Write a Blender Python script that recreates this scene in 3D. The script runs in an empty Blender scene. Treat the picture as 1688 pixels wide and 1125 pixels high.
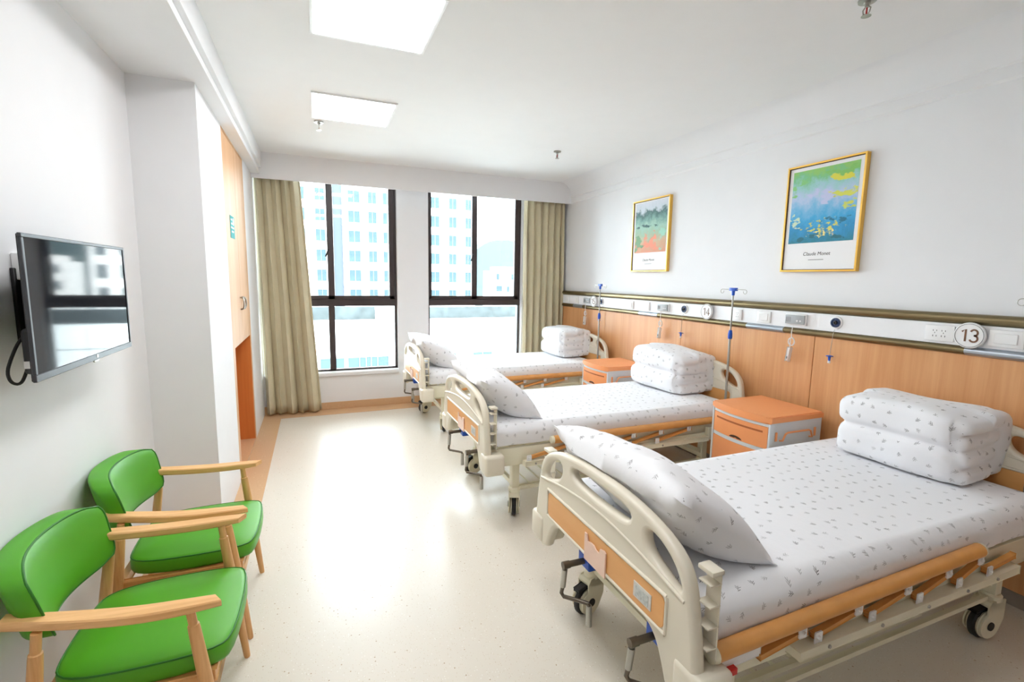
import bpy, bmesh, math, random
from mathutils import Vector, Matrix
PI = math.pi
sc = bpy.context.scene
COL = sc.collection

# ------------------------------------------------------------------ helpers
def V(*a): return Vector(a)

def link(o, parent=None):
    COL.objects.link(o)
    if parent is not None: o.parent = parent
    return o

def finish(me, smooth=40):
    if smooth:
        me.polygons.foreach_set('use_smooth', [True] * len(me.polygons))
        me.set_sharp_from_angle(angle=math.radians(smooth))
    me.update()

def box_uv(me):
    uv = me.uv_layers.new(name='UVMap')
    for p in me.polygons:
        n = p.normal; a = [abs(n.x), abs(n.y), abs(n.z)]; k = a.index(max(a))
        for li in p.loop_indices:
            c = me.vertices[me.loops[li].vertex_index].co
            uv.data[li].uv = (c.y, c.z) if k == 0 else ((c.x, c.z) if k == 1 else (c.x, c.y))

def obj(name, bm, mat, parent=None, smooth=40, uv=False):
    me = bpy.data.meshes.new(name)
    bmesh.ops.recalc_face_normals(bm, faces=bm.faces[:])
    bm.to_mesh(me); bm.free()
    finish(me, smooth)
    if uv: box_uv(me)
    me.materials.append(mat)
    return link(bpy.data.objects.new(name, me), parent)

def tag(o, label=None, cat=None, group=None, kind=None):
    if label: o['label'] = label
    if cat: o['category'] = cat
    if group: o['group'] = group
    if kind: o['kind'] = kind
    return o

def thing(name, label, cat, loc=(0, 0, 0), rotz=0, group=None):
    o = bpy.data.objects.new(name, None); o.empty_display_size = 0.1
    o.location = loc; o.rotation_euler = (0, 0, rotz)
    link(o); tag(o, label, cat, group)
    return o

def struct(name, bm, mat, parent=None, smooth=0, label=None):
    o = obj(name, bm, mat, parent, smooth)
    if parent is None: o['kind'] = 'structure'
    if label: o['label'] = label
    return o

def copy_tree(o, parent=None):
    c = o.copy(); COL.objects.link(c); c.parent = parent
    for ch in list(o.children): copy_tree(ch, c)
    return c

def B(): return bmesh.new()

def box(bm, a, b, bev=0.0, seg=2, rot=None):
    a, b = Vector(a), Vector(b)
    r = bmesh.ops.create_cube(bm, size=1.0)
    vs = r['verts']; d = b - a; c = (a + b) / 2
    for v in vs: v.co = Vector((v.co.x * d.x, v.co.y * d.y, v.co.z * d.z))
    if rot is not None: bmesh.ops.rotate(bm, verts=vs, cent=(0, 0, 0), matrix=rot)
    for v in vs: v.co += c
    if bev > 0:
        es = list({e for v in vs for e in v.link_edges})
        bmesh.ops.bevel(bm, geom=es, offset=bev, segments=seg, affect='EDGES', profile=0.5)
    return bm

def bar(bm, p, q, w, h, up=(0, 0, 1), bev=0.0):
    """box along p->q of width w and height h"""
    p, q = Vector(p), Vector(q); t = (q - p).normalized(); u = Vector(up)
    s = t.cross(u).normalized(); u = s.cross(t).normalized()
    L = (q - p).length
    r = bmesh.ops.create_cube(bm, size=1.0); vs = r['verts']; c = (p + q) / 2
    for v in vs: v.co = c + t * (v.co.x * L) + s * (v.co.y * w) + u * (v.co.z * h)
    if bev > 0:
        es = list({e for v in vs for e in v.link_edges})
        bmesh.ops.bevel(bm, geom=es, offset=bev, segments=2, affect='EDGES', profile=0.5)

def tube(bm, pts, r, n=12, caps=True, closed=False):
    pts = [Vector(p) for p in pts]; k = len(pts)
    rs = r if isinstance(r, (list, tuple)) else [r] * k
    rings = []; ref = None
    for i, p in enumerate(pts):
        if closed: t = pts[(i + 1) % k] - pts[i - 1]
        else: t = pts[min(i + 1, k - 1)] - pts[max(i - 1, 0)]
        t.normalize()
        if ref is None:
            ref = Vector((0, 0, 1)) if abs(t.z) < .9 else Vector((1, 0, 0))
        ref = (ref - t * ref.dot(t))
        if ref.length < 1e-6: ref = t.orthogonal()
        ref.normalize(); bn = t.cross(ref)
        rings.append([bm.verts.new(p + (ref * math.cos(2 * PI * j / n) + bn * math.sin(2 * PI * j / n)) * rs[i]) for j in range(n)])
    m = k if closed else k - 1
    for i in range(m):
        A, C = rings[i], rings[(i + 1) % k]
        for j in range(n):
            bm.faces.new((A[j], A[(j + 1) % n], C[(j + 1) % n], C[j]))
    if caps and not closed:
        bm.faces.new(rings[0][::-1]); bm.faces.new(rings[-1])

def lathe(bm, prof, origin=(0, 0, 0), axis='z', n=24):
    """prof: list of (radius, height)"""
    o = Vector(origin); rings = []
    def P(r, h, a):
        c, s = r * math.cos(a), r * math.sin(a)
        if axis == 'z': return o + Vector((c, s, h))
        if axis == 'x': return o + Vector((h, c, s))
        return o + Vector((s, h, c))
    for r, h in prof:
        if r < 1e-6: rings.append([bm.verts.new(P(0, h, 0))])
        else: rings.append([bm.verts.new(P(r, h, 2 * PI * j / n)) for j in range(n)])
    for A, C in zip(rings, rings[1:]):
        for j in range(n):
            a0, a1 = A[j % len(A)], A[(j + 1) % len(A)]
            c0, c1 = C[j % len(C)], C[(j + 1) % len(C)]
            f = [a0]
            for v in (a1, c1, c0):
                if v not in f: f.append(v)
            if len(f) > 2: bm.faces.new(f)
    for R in (rings[0], rings[-1]):
        if len(R) > 2: bm.faces.new(R)

def prism(bm, poly, a, b, axis='x'):
    """extrude polygon poly (list of 2-tuples) from a to b along axis"""
    def P(p, h):
        if axis == 'x': return (h, p[0], p[1])
        if axis == 'y': return (p[0], h, p[1])
        return (p[0], p[1], h)
    A = [bm.verts.new(P(p, a)) for p in poly]; C = [bm.verts.new(P(p, b)) for p in poly]
    n = len(poly)
    for i in range(n): bm.faces.new((A[i], A[(i + 1) % n], C[(i + 1) % n], C[i]))
    bm.faces.new(A[::-1]); bm.faces.new(C)

def chaikin(poly, it=2, closed=True):
    for _ in range(it):
        out = []; n = len(poly)
        for i in range(n if closed else n - 1):
            p, q = poly[i], poly[(i + 1) % n]
            out.append(tuple(a * .75 + c * .25 for a, c in zip(p, q)))
            out.append(tuple(a * .25 + c * .75 for a, c in zip(p, q)))
        if not closed: out = [poly[0]] + out + [poly[-1]]
        poly = out
    return poly

def rrect(x0, y0, x1, y1, r, n=5):
    out = []
    for cx, cy, a0 in ((x1 - r, y1 - r, 0), (x0 + r, y1 - r, PI / 2), (x0 + r, y0 + r, PI), (x1 - r, y0 + r, 1.5 * PI)):
        for k in range(n + 1):
            a = a0 + PI / 2 * k / n; out.append((cx + r * math.cos(a), cy + r * math.sin(a)))
    return out

def curve_mesh(cu):
    ob = bpy.data.objects.new('shape', cu); COL.objects.link(ob)
    dg = bpy.context.evaluated_depsgraph_get()
    me = bpy.data.meshes.new_from_object(ob.evaluated_get(dg))
    bpy.data.objects.remove(ob); bpy.data.curves.remove(cu)
    return me

def plate(name, loops, t, bev, mat, parent=None, frame='yz', origin=(0, 0, 0), smooth=50, res=3, uv=False):
    """flat plate with holes; loops in the plane of `frame`; thickness t centred on origin"""
    cu = bpy.data.curves.new(name, 'CURVE'); cu.dimensions = '2D'; cu.fill_mode = 'BOTH'
    cu.extrude = max(t / 2 - bev, 0); cu.bevel_depth = bev; cu.bevel_resolution = res; cu.offset = -bev
    for lp in loops:
        s = cu.splines.new('POLY'); s.points.add(len(lp) - 1); s.use_cyclic_u = True
        for q, p in zip(s.points, lp): q.co = (p[0], p[1], 0, 1)
    me = curve_mesh(cu); me.name = name
    o = Vector(origin)
    for v in me.vertices:
        x, y, z = v.co
        v.co = o + (Vector((z, x, y)) if frame == 'yz' else Vector((x, -z, y)) if frame == 'xz' else Vector((x, y, z)))
    finish(me, smooth)
    if uv: box_uv(me)
    me.materials.clear(); me.materials.append(mat)
    return link(bpy.data.objects.new(name, me), parent)

def text(name, s, size, mat, parent, M, depth=.0008, shear=0.0, bold=0.0):
    cu = bpy.data.curves.new(name, 'FONT'); cu.body = s; cu.size = size; cu.extrude = depth
    cu.align_x = 'CENTER'; cu.align_y = 'CENTER'; cu.shear = shear; cu.offset = bold
    me = curve_mesh(cu); me.name = name
    me.transform(M); me.materials.clear(); me.materials.append(mat)
    return link(bpy.data.objects.new(name, me), parent)

# ------------------------------------------------------------------ materials
def nt(name):
    m = bpy.data.materials.new(name); m.use_nodes = True
    return m, m.node_tree.nodes, m.node_tree.links, m.node_tree.nodes['Principled BSDF']

def setc(b, k, v):
    if k in b.inputs: b.inputs[k].default_value = v

def S(c):   # sRGB 0..255 -> linear rgba
    def f(x):
        x /= 255
        return x / 12.92 if x <= .04045 else ((x + .055) / 1.055) ** 2.4
    return (f(c[0]), f(c[1]), f(c[2]), 1)

def mat(name, c, rough=.5, metal=0, coat=0, bump=0, bscale=200, vary=.03, vscale=6, spec=.5):
    m, N, L, b = nt(name)
    c = S(c)
    tc = N.new('ShaderNodeTexCoord')
    if vary:
        no = N.new('ShaderNodeTexNoise'); no.inputs['Scale'].default_value = vscale; no.inputs['Detail'].default_value = 4
        L.new(tc.outputs['Object'], no.inputs['Vector'])
        r = N.new('ShaderNodeValToRGB'); L.new(no.outputs['Fac'], r.inputs['Fac'])
        r.color_ramp.elements[0].position = .3; r.color_ramp.elements[1].position = .7
        r.color_ramp.elements[0].color = tuple(x * (1 - vary) for x in c[:3]) + (1,)
        r.color_ramp.elements[1].color = tuple(min(1, x * (1 + vary)) for x in c[:3]) + (1,)
        L.new(r.outputs['Color'], b.inputs['Base Color'])
    else: b.inputs['Base Color'].default_value = c
    b.inputs['Roughness'].default_value = rough; b.inputs['Metallic'].default_value = metal
    setc(b, 'Coat Weight', coat); setc(b, 'Specular IOR Level', spec)
    if bump:
        n2 = N.new('ShaderNodeTexNoise'); n2.inputs['Scale'].default_value = bscale; n2.inputs['Detail'].default_value = 3
        L.new(tc.outputs['Object'], n2.inputs['Vector'])
        bp = N.new('ShaderNodeBump'); bp.inputs['Strength'].default_value = bump; bp.inputs['Distance'].default_value = .002
        L.new(n2.outputs['Fac'], bp.inputs['Height']); L.new(bp.outputs['Normal'], b.inputs['Normal'])
    return m

def wood(name, c1, c2, axis='z', rough=.4, scale=1.0, stretch=18):
    """fine straight grain running along axis"""
    m, N, L, b = nt(name)
    tc = N.new('ShaderNodeTexCoord'); mp = N.new('ShaderNodeMapping')
    s = [stretch * 3 * scale] * 3; s['xyz'.index(axis)] = 1.6 * scale
    mp.inputs['Scale'].default_value = s
    L.new(tc.outputs['Object'], mp.inputs['Vector'])
    n1 = N.new('ShaderNodeTexNoise'); n1.inputs['Scale'].default_value = 1.0; n1.inputs['Detail'].default_value = 6; n1.inputs['Roughness'].default_value = .65
    L.new(mp.outputs['Vector'], n1.inputs['Vector'])
    mp2 = N.new('ShaderNodeMapping'); s2 = [7 * scale] * 3; s2['xyz'.index(axis)] = .5 * scale
    mp2.inputs['Scale'].default_value = s2; L.new(tc.outputs['Object'], mp2.inputs['Vector'])
    n2 = N.new('ShaderNodeTexNoise'); n2.inputs['Scale'].default_value = 1.0; n2.inputs['Detail'].default_value = 3
    L.new(mp2.outputs['Vector'], n2.inputs['Vector'])
    mx = N.new('ShaderNodeMath'); mx.operation = 'ADD'; L.new(n1.outputs['Fac'], mx.inputs[0]); L.new(n2.outputs['Fac'], mx.inputs[1])
    r = N.new('ShaderNodeValToRGB'); L.new(mx.outputs[0], r.inputs['Fac'])
    hm = N.new('ShaderNodeMath'); hm.operation = 'MULTIPLY'; hm.inputs[1].default_value = .5
    L.new(mx.outputs[0], hm.inputs[0]); L.new(hm.outputs[0], r.inputs['Fac'])
    r.color_ramp.elements[0].position = .36; r.color_ramp.elements[1].position = .62
    r.color_ramp.elements[0].color = S(c1); r.color_ramp.elements[1].color = S(c2)
    L.new(r.outputs['Color'], b.inputs['Base Color']); b.inputs['Roughness'].default_value = rough
    return m

def printed_cloth(name):
    """white cotton with a scattered leaf-sprig print, uv in metres"""
    m, N, L, b = nt(name)
    uv = N.new('ShaderNodeUVMap'); uv.uv_map = 'UVMap'
    vo = N.new('ShaderNodeTexVoronoi'); vo.voronoi_dimensions = '2D'; vo.feature = 'F1'
    vo.inputs['Scale'].default_value = 15; vo.inputs['Randomness'].default_value = .6
    L.new(uv.outputs['UV'], vo.inputs['Vector'])
    sub = N.new('ShaderNodeVectorMath'); sub.operation = 'SUBTRACT'
    L.new(uv.outputs['UV'], sub.inputs[0]); L.new(vo.outputs['Position'], sub.inputs[1])
    sep = N.new('ShaderNodeSeparateColor'); L.new(vo.outputs['Color'], sep.inputs[0])
    an = N.new('ShaderNodeMath'); an.operation = 'MULTIPLY'; an.inputs[1].default_value = 2 * PI; L.new(sep.outputs[0], an.inputs[0])
    ro = N.new('ShaderNodeVectorRotate'); ro.rotation_type = 'Z_AXIS'
    L.new(sub.outputs[0], ro.inputs['Vector']); L.new(an.outputs[0], ro.inputs['Angle'])
    xyz = N.new('ShaderNodeSeparateXYZ'); L.new(ro.outputs['Vector'], xyz.inputs[0])
    def M(op, a, c=None):
        n = N.new('ShaderNodeMath'); n.operation = op
        for i, v in enumerate((a, c)):
            if v is None: continue
            if isinstance(v, (int, float)): n.inputs[i].default_value = v
            else: L.new(v, n.inputs[i])
        return n.outputs[0]
    X, Y = xyz.outputs[0], xyz.outputs[1]
    def ell(x0, y0, a, c, sh=0.0):
        dx = M('SUBTRACT', X, x0); dy = M('SUBTRACT', M('SUBTRACT', Y, y0), M('MULTIPLY', dx, sh))
        u, v = M('DIVIDE', dx, a), M('DIVIDE', dy, c)
        return M('LESS_THAN', M('ADD', M('MULTIPLY', u, u), M('MULTIPLY', v, v)), 1.0)
    mask = ell(0, 0, .0125, .0011)
    for e in ((.005, .0045, .0055, .0018, .8), (-.003, .0045, .0055, .0018, .8), (.002, -.0045, .0055, .0018, -.8), (-.006, -.004, .0045, .0015, -.8)):
        mask = M('MAXIMUM', mask, ell(*e))
    keep = M('MULTIPLY', mask, M('LESS_THAN', sep.outputs[1], .86))
    fac = M('MULTIPLY', keep, M('ADD', M('MULTIPLY', sep.outputs[2], .45), .35))
    mix = N.new('ShaderNodeMix'); mix.data_type = 'RGBA'
    L.new(fac, mix.inputs['Factor']); mix.inputs['A'].default_value = S((238, 238, 241)); mix.inputs['B'].default_value = S((84, 78, 80))
    L.new(mix.outputs['Result'], b.inputs['Base Color'])
    b.inputs['Roughness'].default_value = .85; setc(b, 'Specular IOR Level', .2); setc(b, 'Sheen Weight', .15)
    tc = N.new('ShaderNodeTexCoord'); no = N.new('ShaderNodeTexNoise'); no.inputs['Scale'].default_value = 22; no.inputs['Detail'].default_value = 3
    L.new(tc.outputs['Object'], no.inputs['Vector'])
    bp = N.new('ShaderNodeBump'); bp.inputs['Strength'].default_value = .25; bp.inputs['Distance'].default_value = .006
    L.new(no.outputs['Fac'], bp.inputs['Height']); L.new(bp.outputs['Normal'], b.inputs['Normal'])
    return m

def vinyl_floor(name, base, spots, rough=.28):
    m, N, L, b = nt(name)
    tc = N.new('ShaderNodeTexCoord')
    cur = None
    n0 = N.new('ShaderNodeTexNoise'); n0.inputs['Scale'].default_value = 3.0; n0.inputs['Detail'].default_value = 5
    L.new(tc.outputs['Object'], n0.inputs['Vector'])
    r0 = N.new('ShaderNodeValToRGB'); L.new(n0.outputs['Fac'], r0.inputs['Fac'])
    r0.color_ramp.elements[0].color = tuple(x * .96 for x in S(base)[:3]) + (1,); r0.color_ramp.elements[1].color = S(base)
    cur = r0.outputs['Color']
    for sc_, thr, c in spots:
        vo = N.new('ShaderNodeTexVoronoi'); vo.inputs['Scale'].default_value = sc_
        L.new(tc.outputs['Object'], vo.inputs['Vector'])
        sp = N.new('ShaderNodeSeparateColor'); L.new(vo.outputs['Color'], sp.inputs[0])
        a = N.new('ShaderNodeMath'); a.operation = 'LESS_THAN'; a.inputs[1].default_value = .20; L.new(vo.outputs['Distance'], a.inputs[0])
        k = N.new('ShaderNodeMath'); k.operation = 'LESS_THAN'; k.inputs[1].default_value = thr; L.new(sp.outputs[0], k.inputs[0])
        f = N.new('ShaderNodeMath'); f.operation = 'MULTIPLY'; L.new(a.outputs[0], f.inputs[0]); L.new(k.outputs[0], f.inputs[1])
        mx = N.new('ShaderNodeMix'); mx.data_type = 'RGBA'; L.new(f.outputs[0], mx.inputs['Factor']); L.new(cur, mx.inputs['A']); mx.inputs['B'].default_value = S(c)
        cur = mx.outputs['Result']
    L.new(cur, b.inputs['Base Color']); b.inputs['Roughness'].default_value = rough
    return m

def pane_glass(name, tint=(.93, .97, .97, 1)):
    m = bpy.data.materials.new(name); m.use_nodes = True; N, L = m.node_tree.nodes, m.node_tree.links
    N.clear(); out = N.new('ShaderNodeOutputMaterial'); t = N.new('ShaderNodeBsdfTransparent'); t.inputs[0].default_value = tint
    g = N.new('ShaderNodeBsdfGlossy'); g.inputs['Roughness'].default_value = .02
    fr = N.new('ShaderNodeFresnel'); fr.inputs['IOR'].default_value = 1.35
    mx = N.new('ShaderNodeMixShader'); L.new(fr.outputs[0], mx.inputs[0]); L.new(t.outputs[0], mx.inputs[1]); L.new(g.outputs[0], mx.inputs[2])
    L.new(mx.outputs[0], out.inputs['Surface'])
    return m

def emit(name, c, s):
    m, N, L, b = nt(name)
    b.inputs['Base Color'].default_value = (.9, .9, .9, 1)
    b.inputs['Emission Color'].default_value = c; b.inputs['Emission Strength'].default_value = s
    return m

PANEL_STRENGTH = 11.5
SKY_STRENGTH = 11.5
M_wall = mat('white wall paint', (234, 234, 236), .75, bump=.05, bscale=350, vary=.008)
M_ceil = mat('white ceiling paint', (238, 238, 238), .8, vary=.008)
M_floor = vinyl_floor('cream speckled vinyl', (228, 220, 207), [(120, .35, (206, 190, 166)), (90, .22, (242, 238, 230)), (60, .07, (186, 162, 134))])
M_border = vinyl_floor('tan vinyl border', (208, 168, 128), [(70, .35, (188, 144, 102)), (50, .2, (220, 188, 150))], .4)
M_panelwood = wood('orange oak laminate', (206, 145, 92), (224, 168, 116), 'z', .42, .8, 14)
M_closet = wood('pale oak laminate', (198, 148, 102), (216, 172, 128), 'z', .45, .8, 12)
M_closet_in = wood('deep orange laminate', (196, 110, 50), (212, 128, 62), 'z', .45, .8, 12)
M_chairwood = wood('ash chair wood', (214, 156, 94), (240, 190, 130), 'x', .38, 1.0, 26)
M_chairleg = wood('ash leg wood', (210, 152, 92), (236, 186, 126), 'z', .38, 1.0, 26)
M_green = mat('green leatherette', (80, 162, 20), .45, bump=.08, bscale=500, vary=.03)
M_piping = mat('dark green piping', (40, 116, 26), .45, vary=.02)
M_cream = mat('cream moulded plastic', (226, 218, 200), .32, vary=.01)
M_frame = mat('cream painted steel', (228, 222, 198), .3, vary=.01)
M_inlay = wood('tan board inlay', (224, 160, 92), (232, 174, 110), 'y', .4, .7, 10)
M_railwood = mat('orange wood-look rail', (218, 154, 84), .35, vary=.06, vscale=14)
M_steel = mat('brushed steel', (176, 174, 168), .28, metal=1, vary=.03)
M_dsteel = mat('dark steel', (110, 102, 92), .35, metal=1, vary=.03)
M_black = mat('black rubber', (24, 24, 26), .55, vary=.05)
M_blue = mat('blue plastic', (28, 84, 190), .35, vary=.02)
M_red = mat('red plastic', (206, 34, 28), .4, vary=.02)
M_cloth = printed_cloth('leaf print cotton')
M_orange = mat('orange moulded plastic', (238, 156, 100), .38, vary=.02)
M_slot = mat('dark orange recess plastic', (170, 90, 44), .5, vary=.02)
M_grey = mat('pale grey plastic', (214, 218, 222), .4, vary=.015)
M_white = mat('white plastic', (240, 240, 240), .35, vary=.008)
M_greyp = mat('grey call panel', (168, 170, 172), .4, vary=.03)
M_bronze = mat('bronze anodised rail', (126, 112, 82), .3, metal=.85, vary=.03)
M_silver = mat('silver rail insert', (176, 184, 194), .28, metal=.8, vary=.02)
M_trunk = mat('white powder coated metal', (238, 238, 240), .4, vary=.008)
M_ink = mat('brown ink', (116, 78, 54), .5, vary=.02)
M_greyink = mat('grey ink', (120, 120, 122), .5, vary=.02)
M_blackink = mat('black ink', (50, 48, 48), .5, vary=.02)
M_gold = mat('gold picture frame', (232, 186, 88), .32, metal=.55, vary=.03)
M_paper = mat('white print paper', (240, 239, 240), .6, vary=.006)
M_winframe = mat('dark brown window aluminium', (58, 48, 48), .35, vary=.05)
M_glass = pane_glass('window glass')
M_curtain = mat('khaki curtain fabric', (206, 196, 168), .85, bump=.25, bscale=700, vary=.03, spec=.15)
M_tv = mat('black tv plastic', (30, 31, 34), .3, vary=.03)
M_bezel = mat('dark grey tv bezel', (62, 64, 68), .35, metal=.3, vary=.02)
M_teal = mat('turquoise notice', (44, 158, 158), .6, vary=.02, spec=.2)
M_gap = mat('dark gap', (70, 44, 28), .8, vary=0)
M_acrylic = mat('pinkish card holder', (236, 202, 182), .25, vary=.02)
M_card = mat('grey printed card', (212, 210, 204), .5, vary=.04, vscale=60)
M_bulb = mat('red glass bulb', (190, 40, 36), .2, vary=0)
m_, N_, L_, b_ = nt('tv screen glass'); b_.inputs['Base Color'].default_value = (.012, .014, .018, 1); b_.inputs['Roughness'].default_value = .05
setc(b_, 'Specular IOR Level', .22); setc(b_, 'IOR', 1.42); M_screen = m_
M_panel = emit('light panel diffuser', (.985, .99, 1, 1), PANEL_STRENGTH)
M_facade = mat('pale tower render', (240, 232, 226), .9, vary=.02, vscale=.3)
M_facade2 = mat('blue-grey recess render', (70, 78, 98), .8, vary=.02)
M_bglass = mat('blue building glazing', (64, 78, 83), .5, vary=.14, vscale=.6, spec=.05)
M_bframe = mat('white building frame', (110, 118, 122), .6, vary=.02)
M_concrete = mat('pale roof concrete', (232, 232, 228), .9, vary=.03, vscale=2)
M_roofgrey = mat('weathered grey parapet', (62, 68, 68), .9, vary=.3, vscale=3)
M_hill = mat('hazy green hill', (74, 88, 88), .9, vary=.05, vscale=.05)
M_ground = mat('outdoor paving', (190, 190, 186), .9, vary=.05, vscale=.2)

# ------------------------------------------------------------------ room shell
XR, YF, XL, XC, ZC, YN = 3.24, 6.08, -.90, -.58, 2.88, -2.6
bm = B(); box(bm, (XL - .1, YN - .1, -.1), (XR + .1, YF + .2, 0)); struct('floor', bm, M_floor)
bm = B()   # tan border strip along left and window walls
prism(bm, [(XL, YN), (-.398, YN), (-.398, 5.835), (XR, 5.835), (XR, YF), (XL, YF)], .0002, .002, 'z'); struct('trim_1', bm, M_border, label='tan vinyl border strip along the left wall and window wall')
bm = B(); box(bm, (XL - .1, YN - .1, ZC), (XR + .1, YF + .2, ZC + .1)); struct('ceiling', bm, M_ceil)
bm = B(); box(bm, (XL - .1, YN, 0), (XL, 3.3, ZC)); struct('wall_left', bm, M_wall)
bm = B(); box(bm, (XL - .1, 3.3, 0), (XC, 4.09, ZC)); struct('pillar', bm, M_wall)
bm = B(); box(bm, (XL - .1, 5.2, 0), (XC, YF + .2, ZC)); box(bm, (XL - .1, 4.09, 0), (XL - .05, 5.2, ZC)); box(bm, (XL - .1, 4.09, 2.652), (XC, 5.2, ZC)); struct('wall_closet', bm, M_wall)
bm = B(); box(bm, (XR, YN, 0), (XR + .1, YF + .2, ZC)); struct('wall_right', bm, M_wall)
bm = B(); box(bm, (XL - .1, YN - .1, 0), (XR + .1, YN, ZC)); struct('wall_near', bm, M_wall)
W1, W2, WZ0, WZ1 = (-.565, .95), (1.335, 2.62), .455, 2.80
bm = B()
box(bm, (XC, YF, 0), (XR, YF + .2, WZ0)); box(bm, (XC, YF, WZ1), (XR, YF + .2, ZC))
box(bm, (W1[1], YF, WZ0), (W2[0], YF + .2, WZ1)); box(bm, (W2[1], YF, WZ0), (XR, YF + .2, WZ1)); box(bm, (XC, YF, WZ0), (W1[0], YF + .2, WZ1))
struct('wall_window', bm, M_wall)
bm = B(); box(bm, (XC, 5.86, 2.612), (XR, 5.885, ZC)); box(bm, (XC, 5.885, 2.70), (XR, YF, ZC)); struct('bulkhead', bm, M_wall)
bm = B(); box(bm, (XC, YF - .012, 0.002), (XR, YF, .088), .003); struct('baseboard_window', bm, M_border)
bm = B(); box(bm, (XL, YN, 2.655), (-.505, 5.86, ZC)); box(bm, (-.505, YN, 2.72), (-.478, 5.86, ZC), 0); box(bm, (-.505, YN, 2.655), (-.495, 5.86, 2.672))
struct('beam', bm, M_wall)
bm = B()   # cove and picture-rail moulding on the right wall
pr = [(XR, 2.62), (XR - .012, 2.632), (XR - .012, 2.69), (XR - .022, 2.70), (XR - .022, 2.712)]
for k in range(9):
    a = PI / 2 * k / 8; pr.append((XR - .20 + .178 * math.cos(a), 2.712 + .168 * math.sin(a)))
pr.append((XR, ZC))
prism(bm, pr, YN, 5.86, 'y'); struct('cornice', bm, M_wall, smooth=30)
# wood wainscot behind the beds
bm = B()
seams = [YN, -.35, .965, 2.28, 3.60, 4.90, 6.07]
for a, c in zip(seams, seams[1:]): box(bm, (XR - .035, a + .002, .08), (XR - .012, c - .002, 1.25), .0015, 1)
struct('trim_2', bm, M_panelwood, label='orange oak wall panelling behind the bed heads')
bm = B(); box(bm, (XR - .012, YN, .0), (XR, 6.075, 1.25)); struct('trim_3', bm, M_gap)
bm = B(); box(bm, (XR - .03, YN, .002), (XR - .012, 6.07, .078), .002); struct('baseboard_right', bm, mat('grey brown skirting', (150, 140, 130), .5))

# windows
def window(name, x0, x1, mull, low_mull, label):
    r = bpy.data.objects.new(name, None); link(r); r.location = (x0, YF + .07, WZ0); tag(r, label, kind='structure')
    W, H = x1 - x0, WZ1 - WZ0
    zt0, zt1 = 1.243 - WZ0, 1.325 - WZ0
    bm = B(); d = .055
    for a, c in (((0, 0, 0), (.03, d, H)), ((W - .03, 0, 0), (W, d, H)), ((0, 0, 0), (W, d, .022)), ((0, 0, H - .04), (W, d, H)), ((0, -.008, zt0), (W, d, zt1))):
        box(bm, a, c, .003, 1)
    m = mull - x0
    box(bm, (m - .012, .01, zt1), (m + .03, d, H), .003, 1)
    if low_mull: box(bm, (m - .045, 0, 0), (m + .025, d, zt0), .003, 1)
    obj('frame', bm, M_winframe, r)
    for i, (a, c, off) in enumerate(((.03, m + .012, .012), (m - .04, W - .03, -.012))):
        bm = B(); s = .042; wl = s if i else .03; wr = .06 if i else s
        box(bm, (a, off, zt1), (a + wl + (.03 if i else 0), off + .03, H - .03), .003, 1); box(bm, (c - wr, off, zt1), (c, off + .03, H - .03), .003, 1)
        box(bm, (a, off, zt1), (c, off + .03, zt1 + .045), .003, 1); box(bm, (a, off, H - .09), (c, off + .03, H - .04), .003, 1)
        sash = obj('sash', bm, M_winframe, r)
        bm = B(); box(bm, (a + .03, off + .013, zt1 + .04), (c - .03, off + .018, H - .06)); obj('pane', bm, M_glass, sash, 0)
        if i == 0:
            bm = B(); box(bm, (c - .05, off - .012, .72 + zt1 - .18), (c - .02, off, .83 + zt1 - .18), .004)
            tube(bm, [(c - .035, off - .012, .69 + zt1 - .1), (c - .04, off - .04, .68 + zt1 - .1), (c - .07, off - .045, .6 + zt1 - .1)], .009, 8)
            obj('latch', bm, M_black, r)
    ps = [(.02, m - .03), (m + .01, W - .02)] if low_mull else [(.02, W - .02)]
    for a, c in ps:
        bm = B(); box(bm, (a, .025, .015), (c, .031, zt0 + .01)); obj('lower_pane', bm, M_glass, r, 0)
    bm = B(); box(bm, (-.0, -.1, -.045), (W, .06, -.002), .004); obj('sill', bm, M_wall, r)
    return r
window('window_1', W1[0], W1[1], .19, True, 'left dark framed window with a mullion in its lower part')
window('window_2', W2[0], W2[1], 1.965, False, 'right dark framed window with one wide lower pane')

# ------------------------------------------------------------------ ceiling lights, sprinklers
def ceiling_light(x, y, label):
    t = thing('ceiling_light', label, 'light', (x, y, ZC), 0, 'square ceiling light panels')
    bm = B()
    for a, c in (((-.3, -.3), (.3, -.285)), ((-.3, .285), (.3, .3)), ((-.3, -.285), (-.285, .285)), ((.285, -.285), (.3, .285))):
        box(bm, (a[0], a[1], -.012), (c[0], c[1], -.001), .002, 1)
    obj('frame', bm, M_white, t)
    bm = B(); box(bm, (-.285, -.285, -.008), (.285, .285, -.002)); obj('diffuser', bm, M_panel, t, 0)
ceiling_light(.32, 4.12, 'square white ceiling light panel nearer the windows')
ceiling_light(.32, 1.16, 'added unseen square ceiling light panel over the green chairs, brightening the foreground')  # extra panel out of view, added because the foreground was too dim
ceiling_light(.32, 2.64, 'large bright ceiling light panel cut off by the top of the photo')

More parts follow.
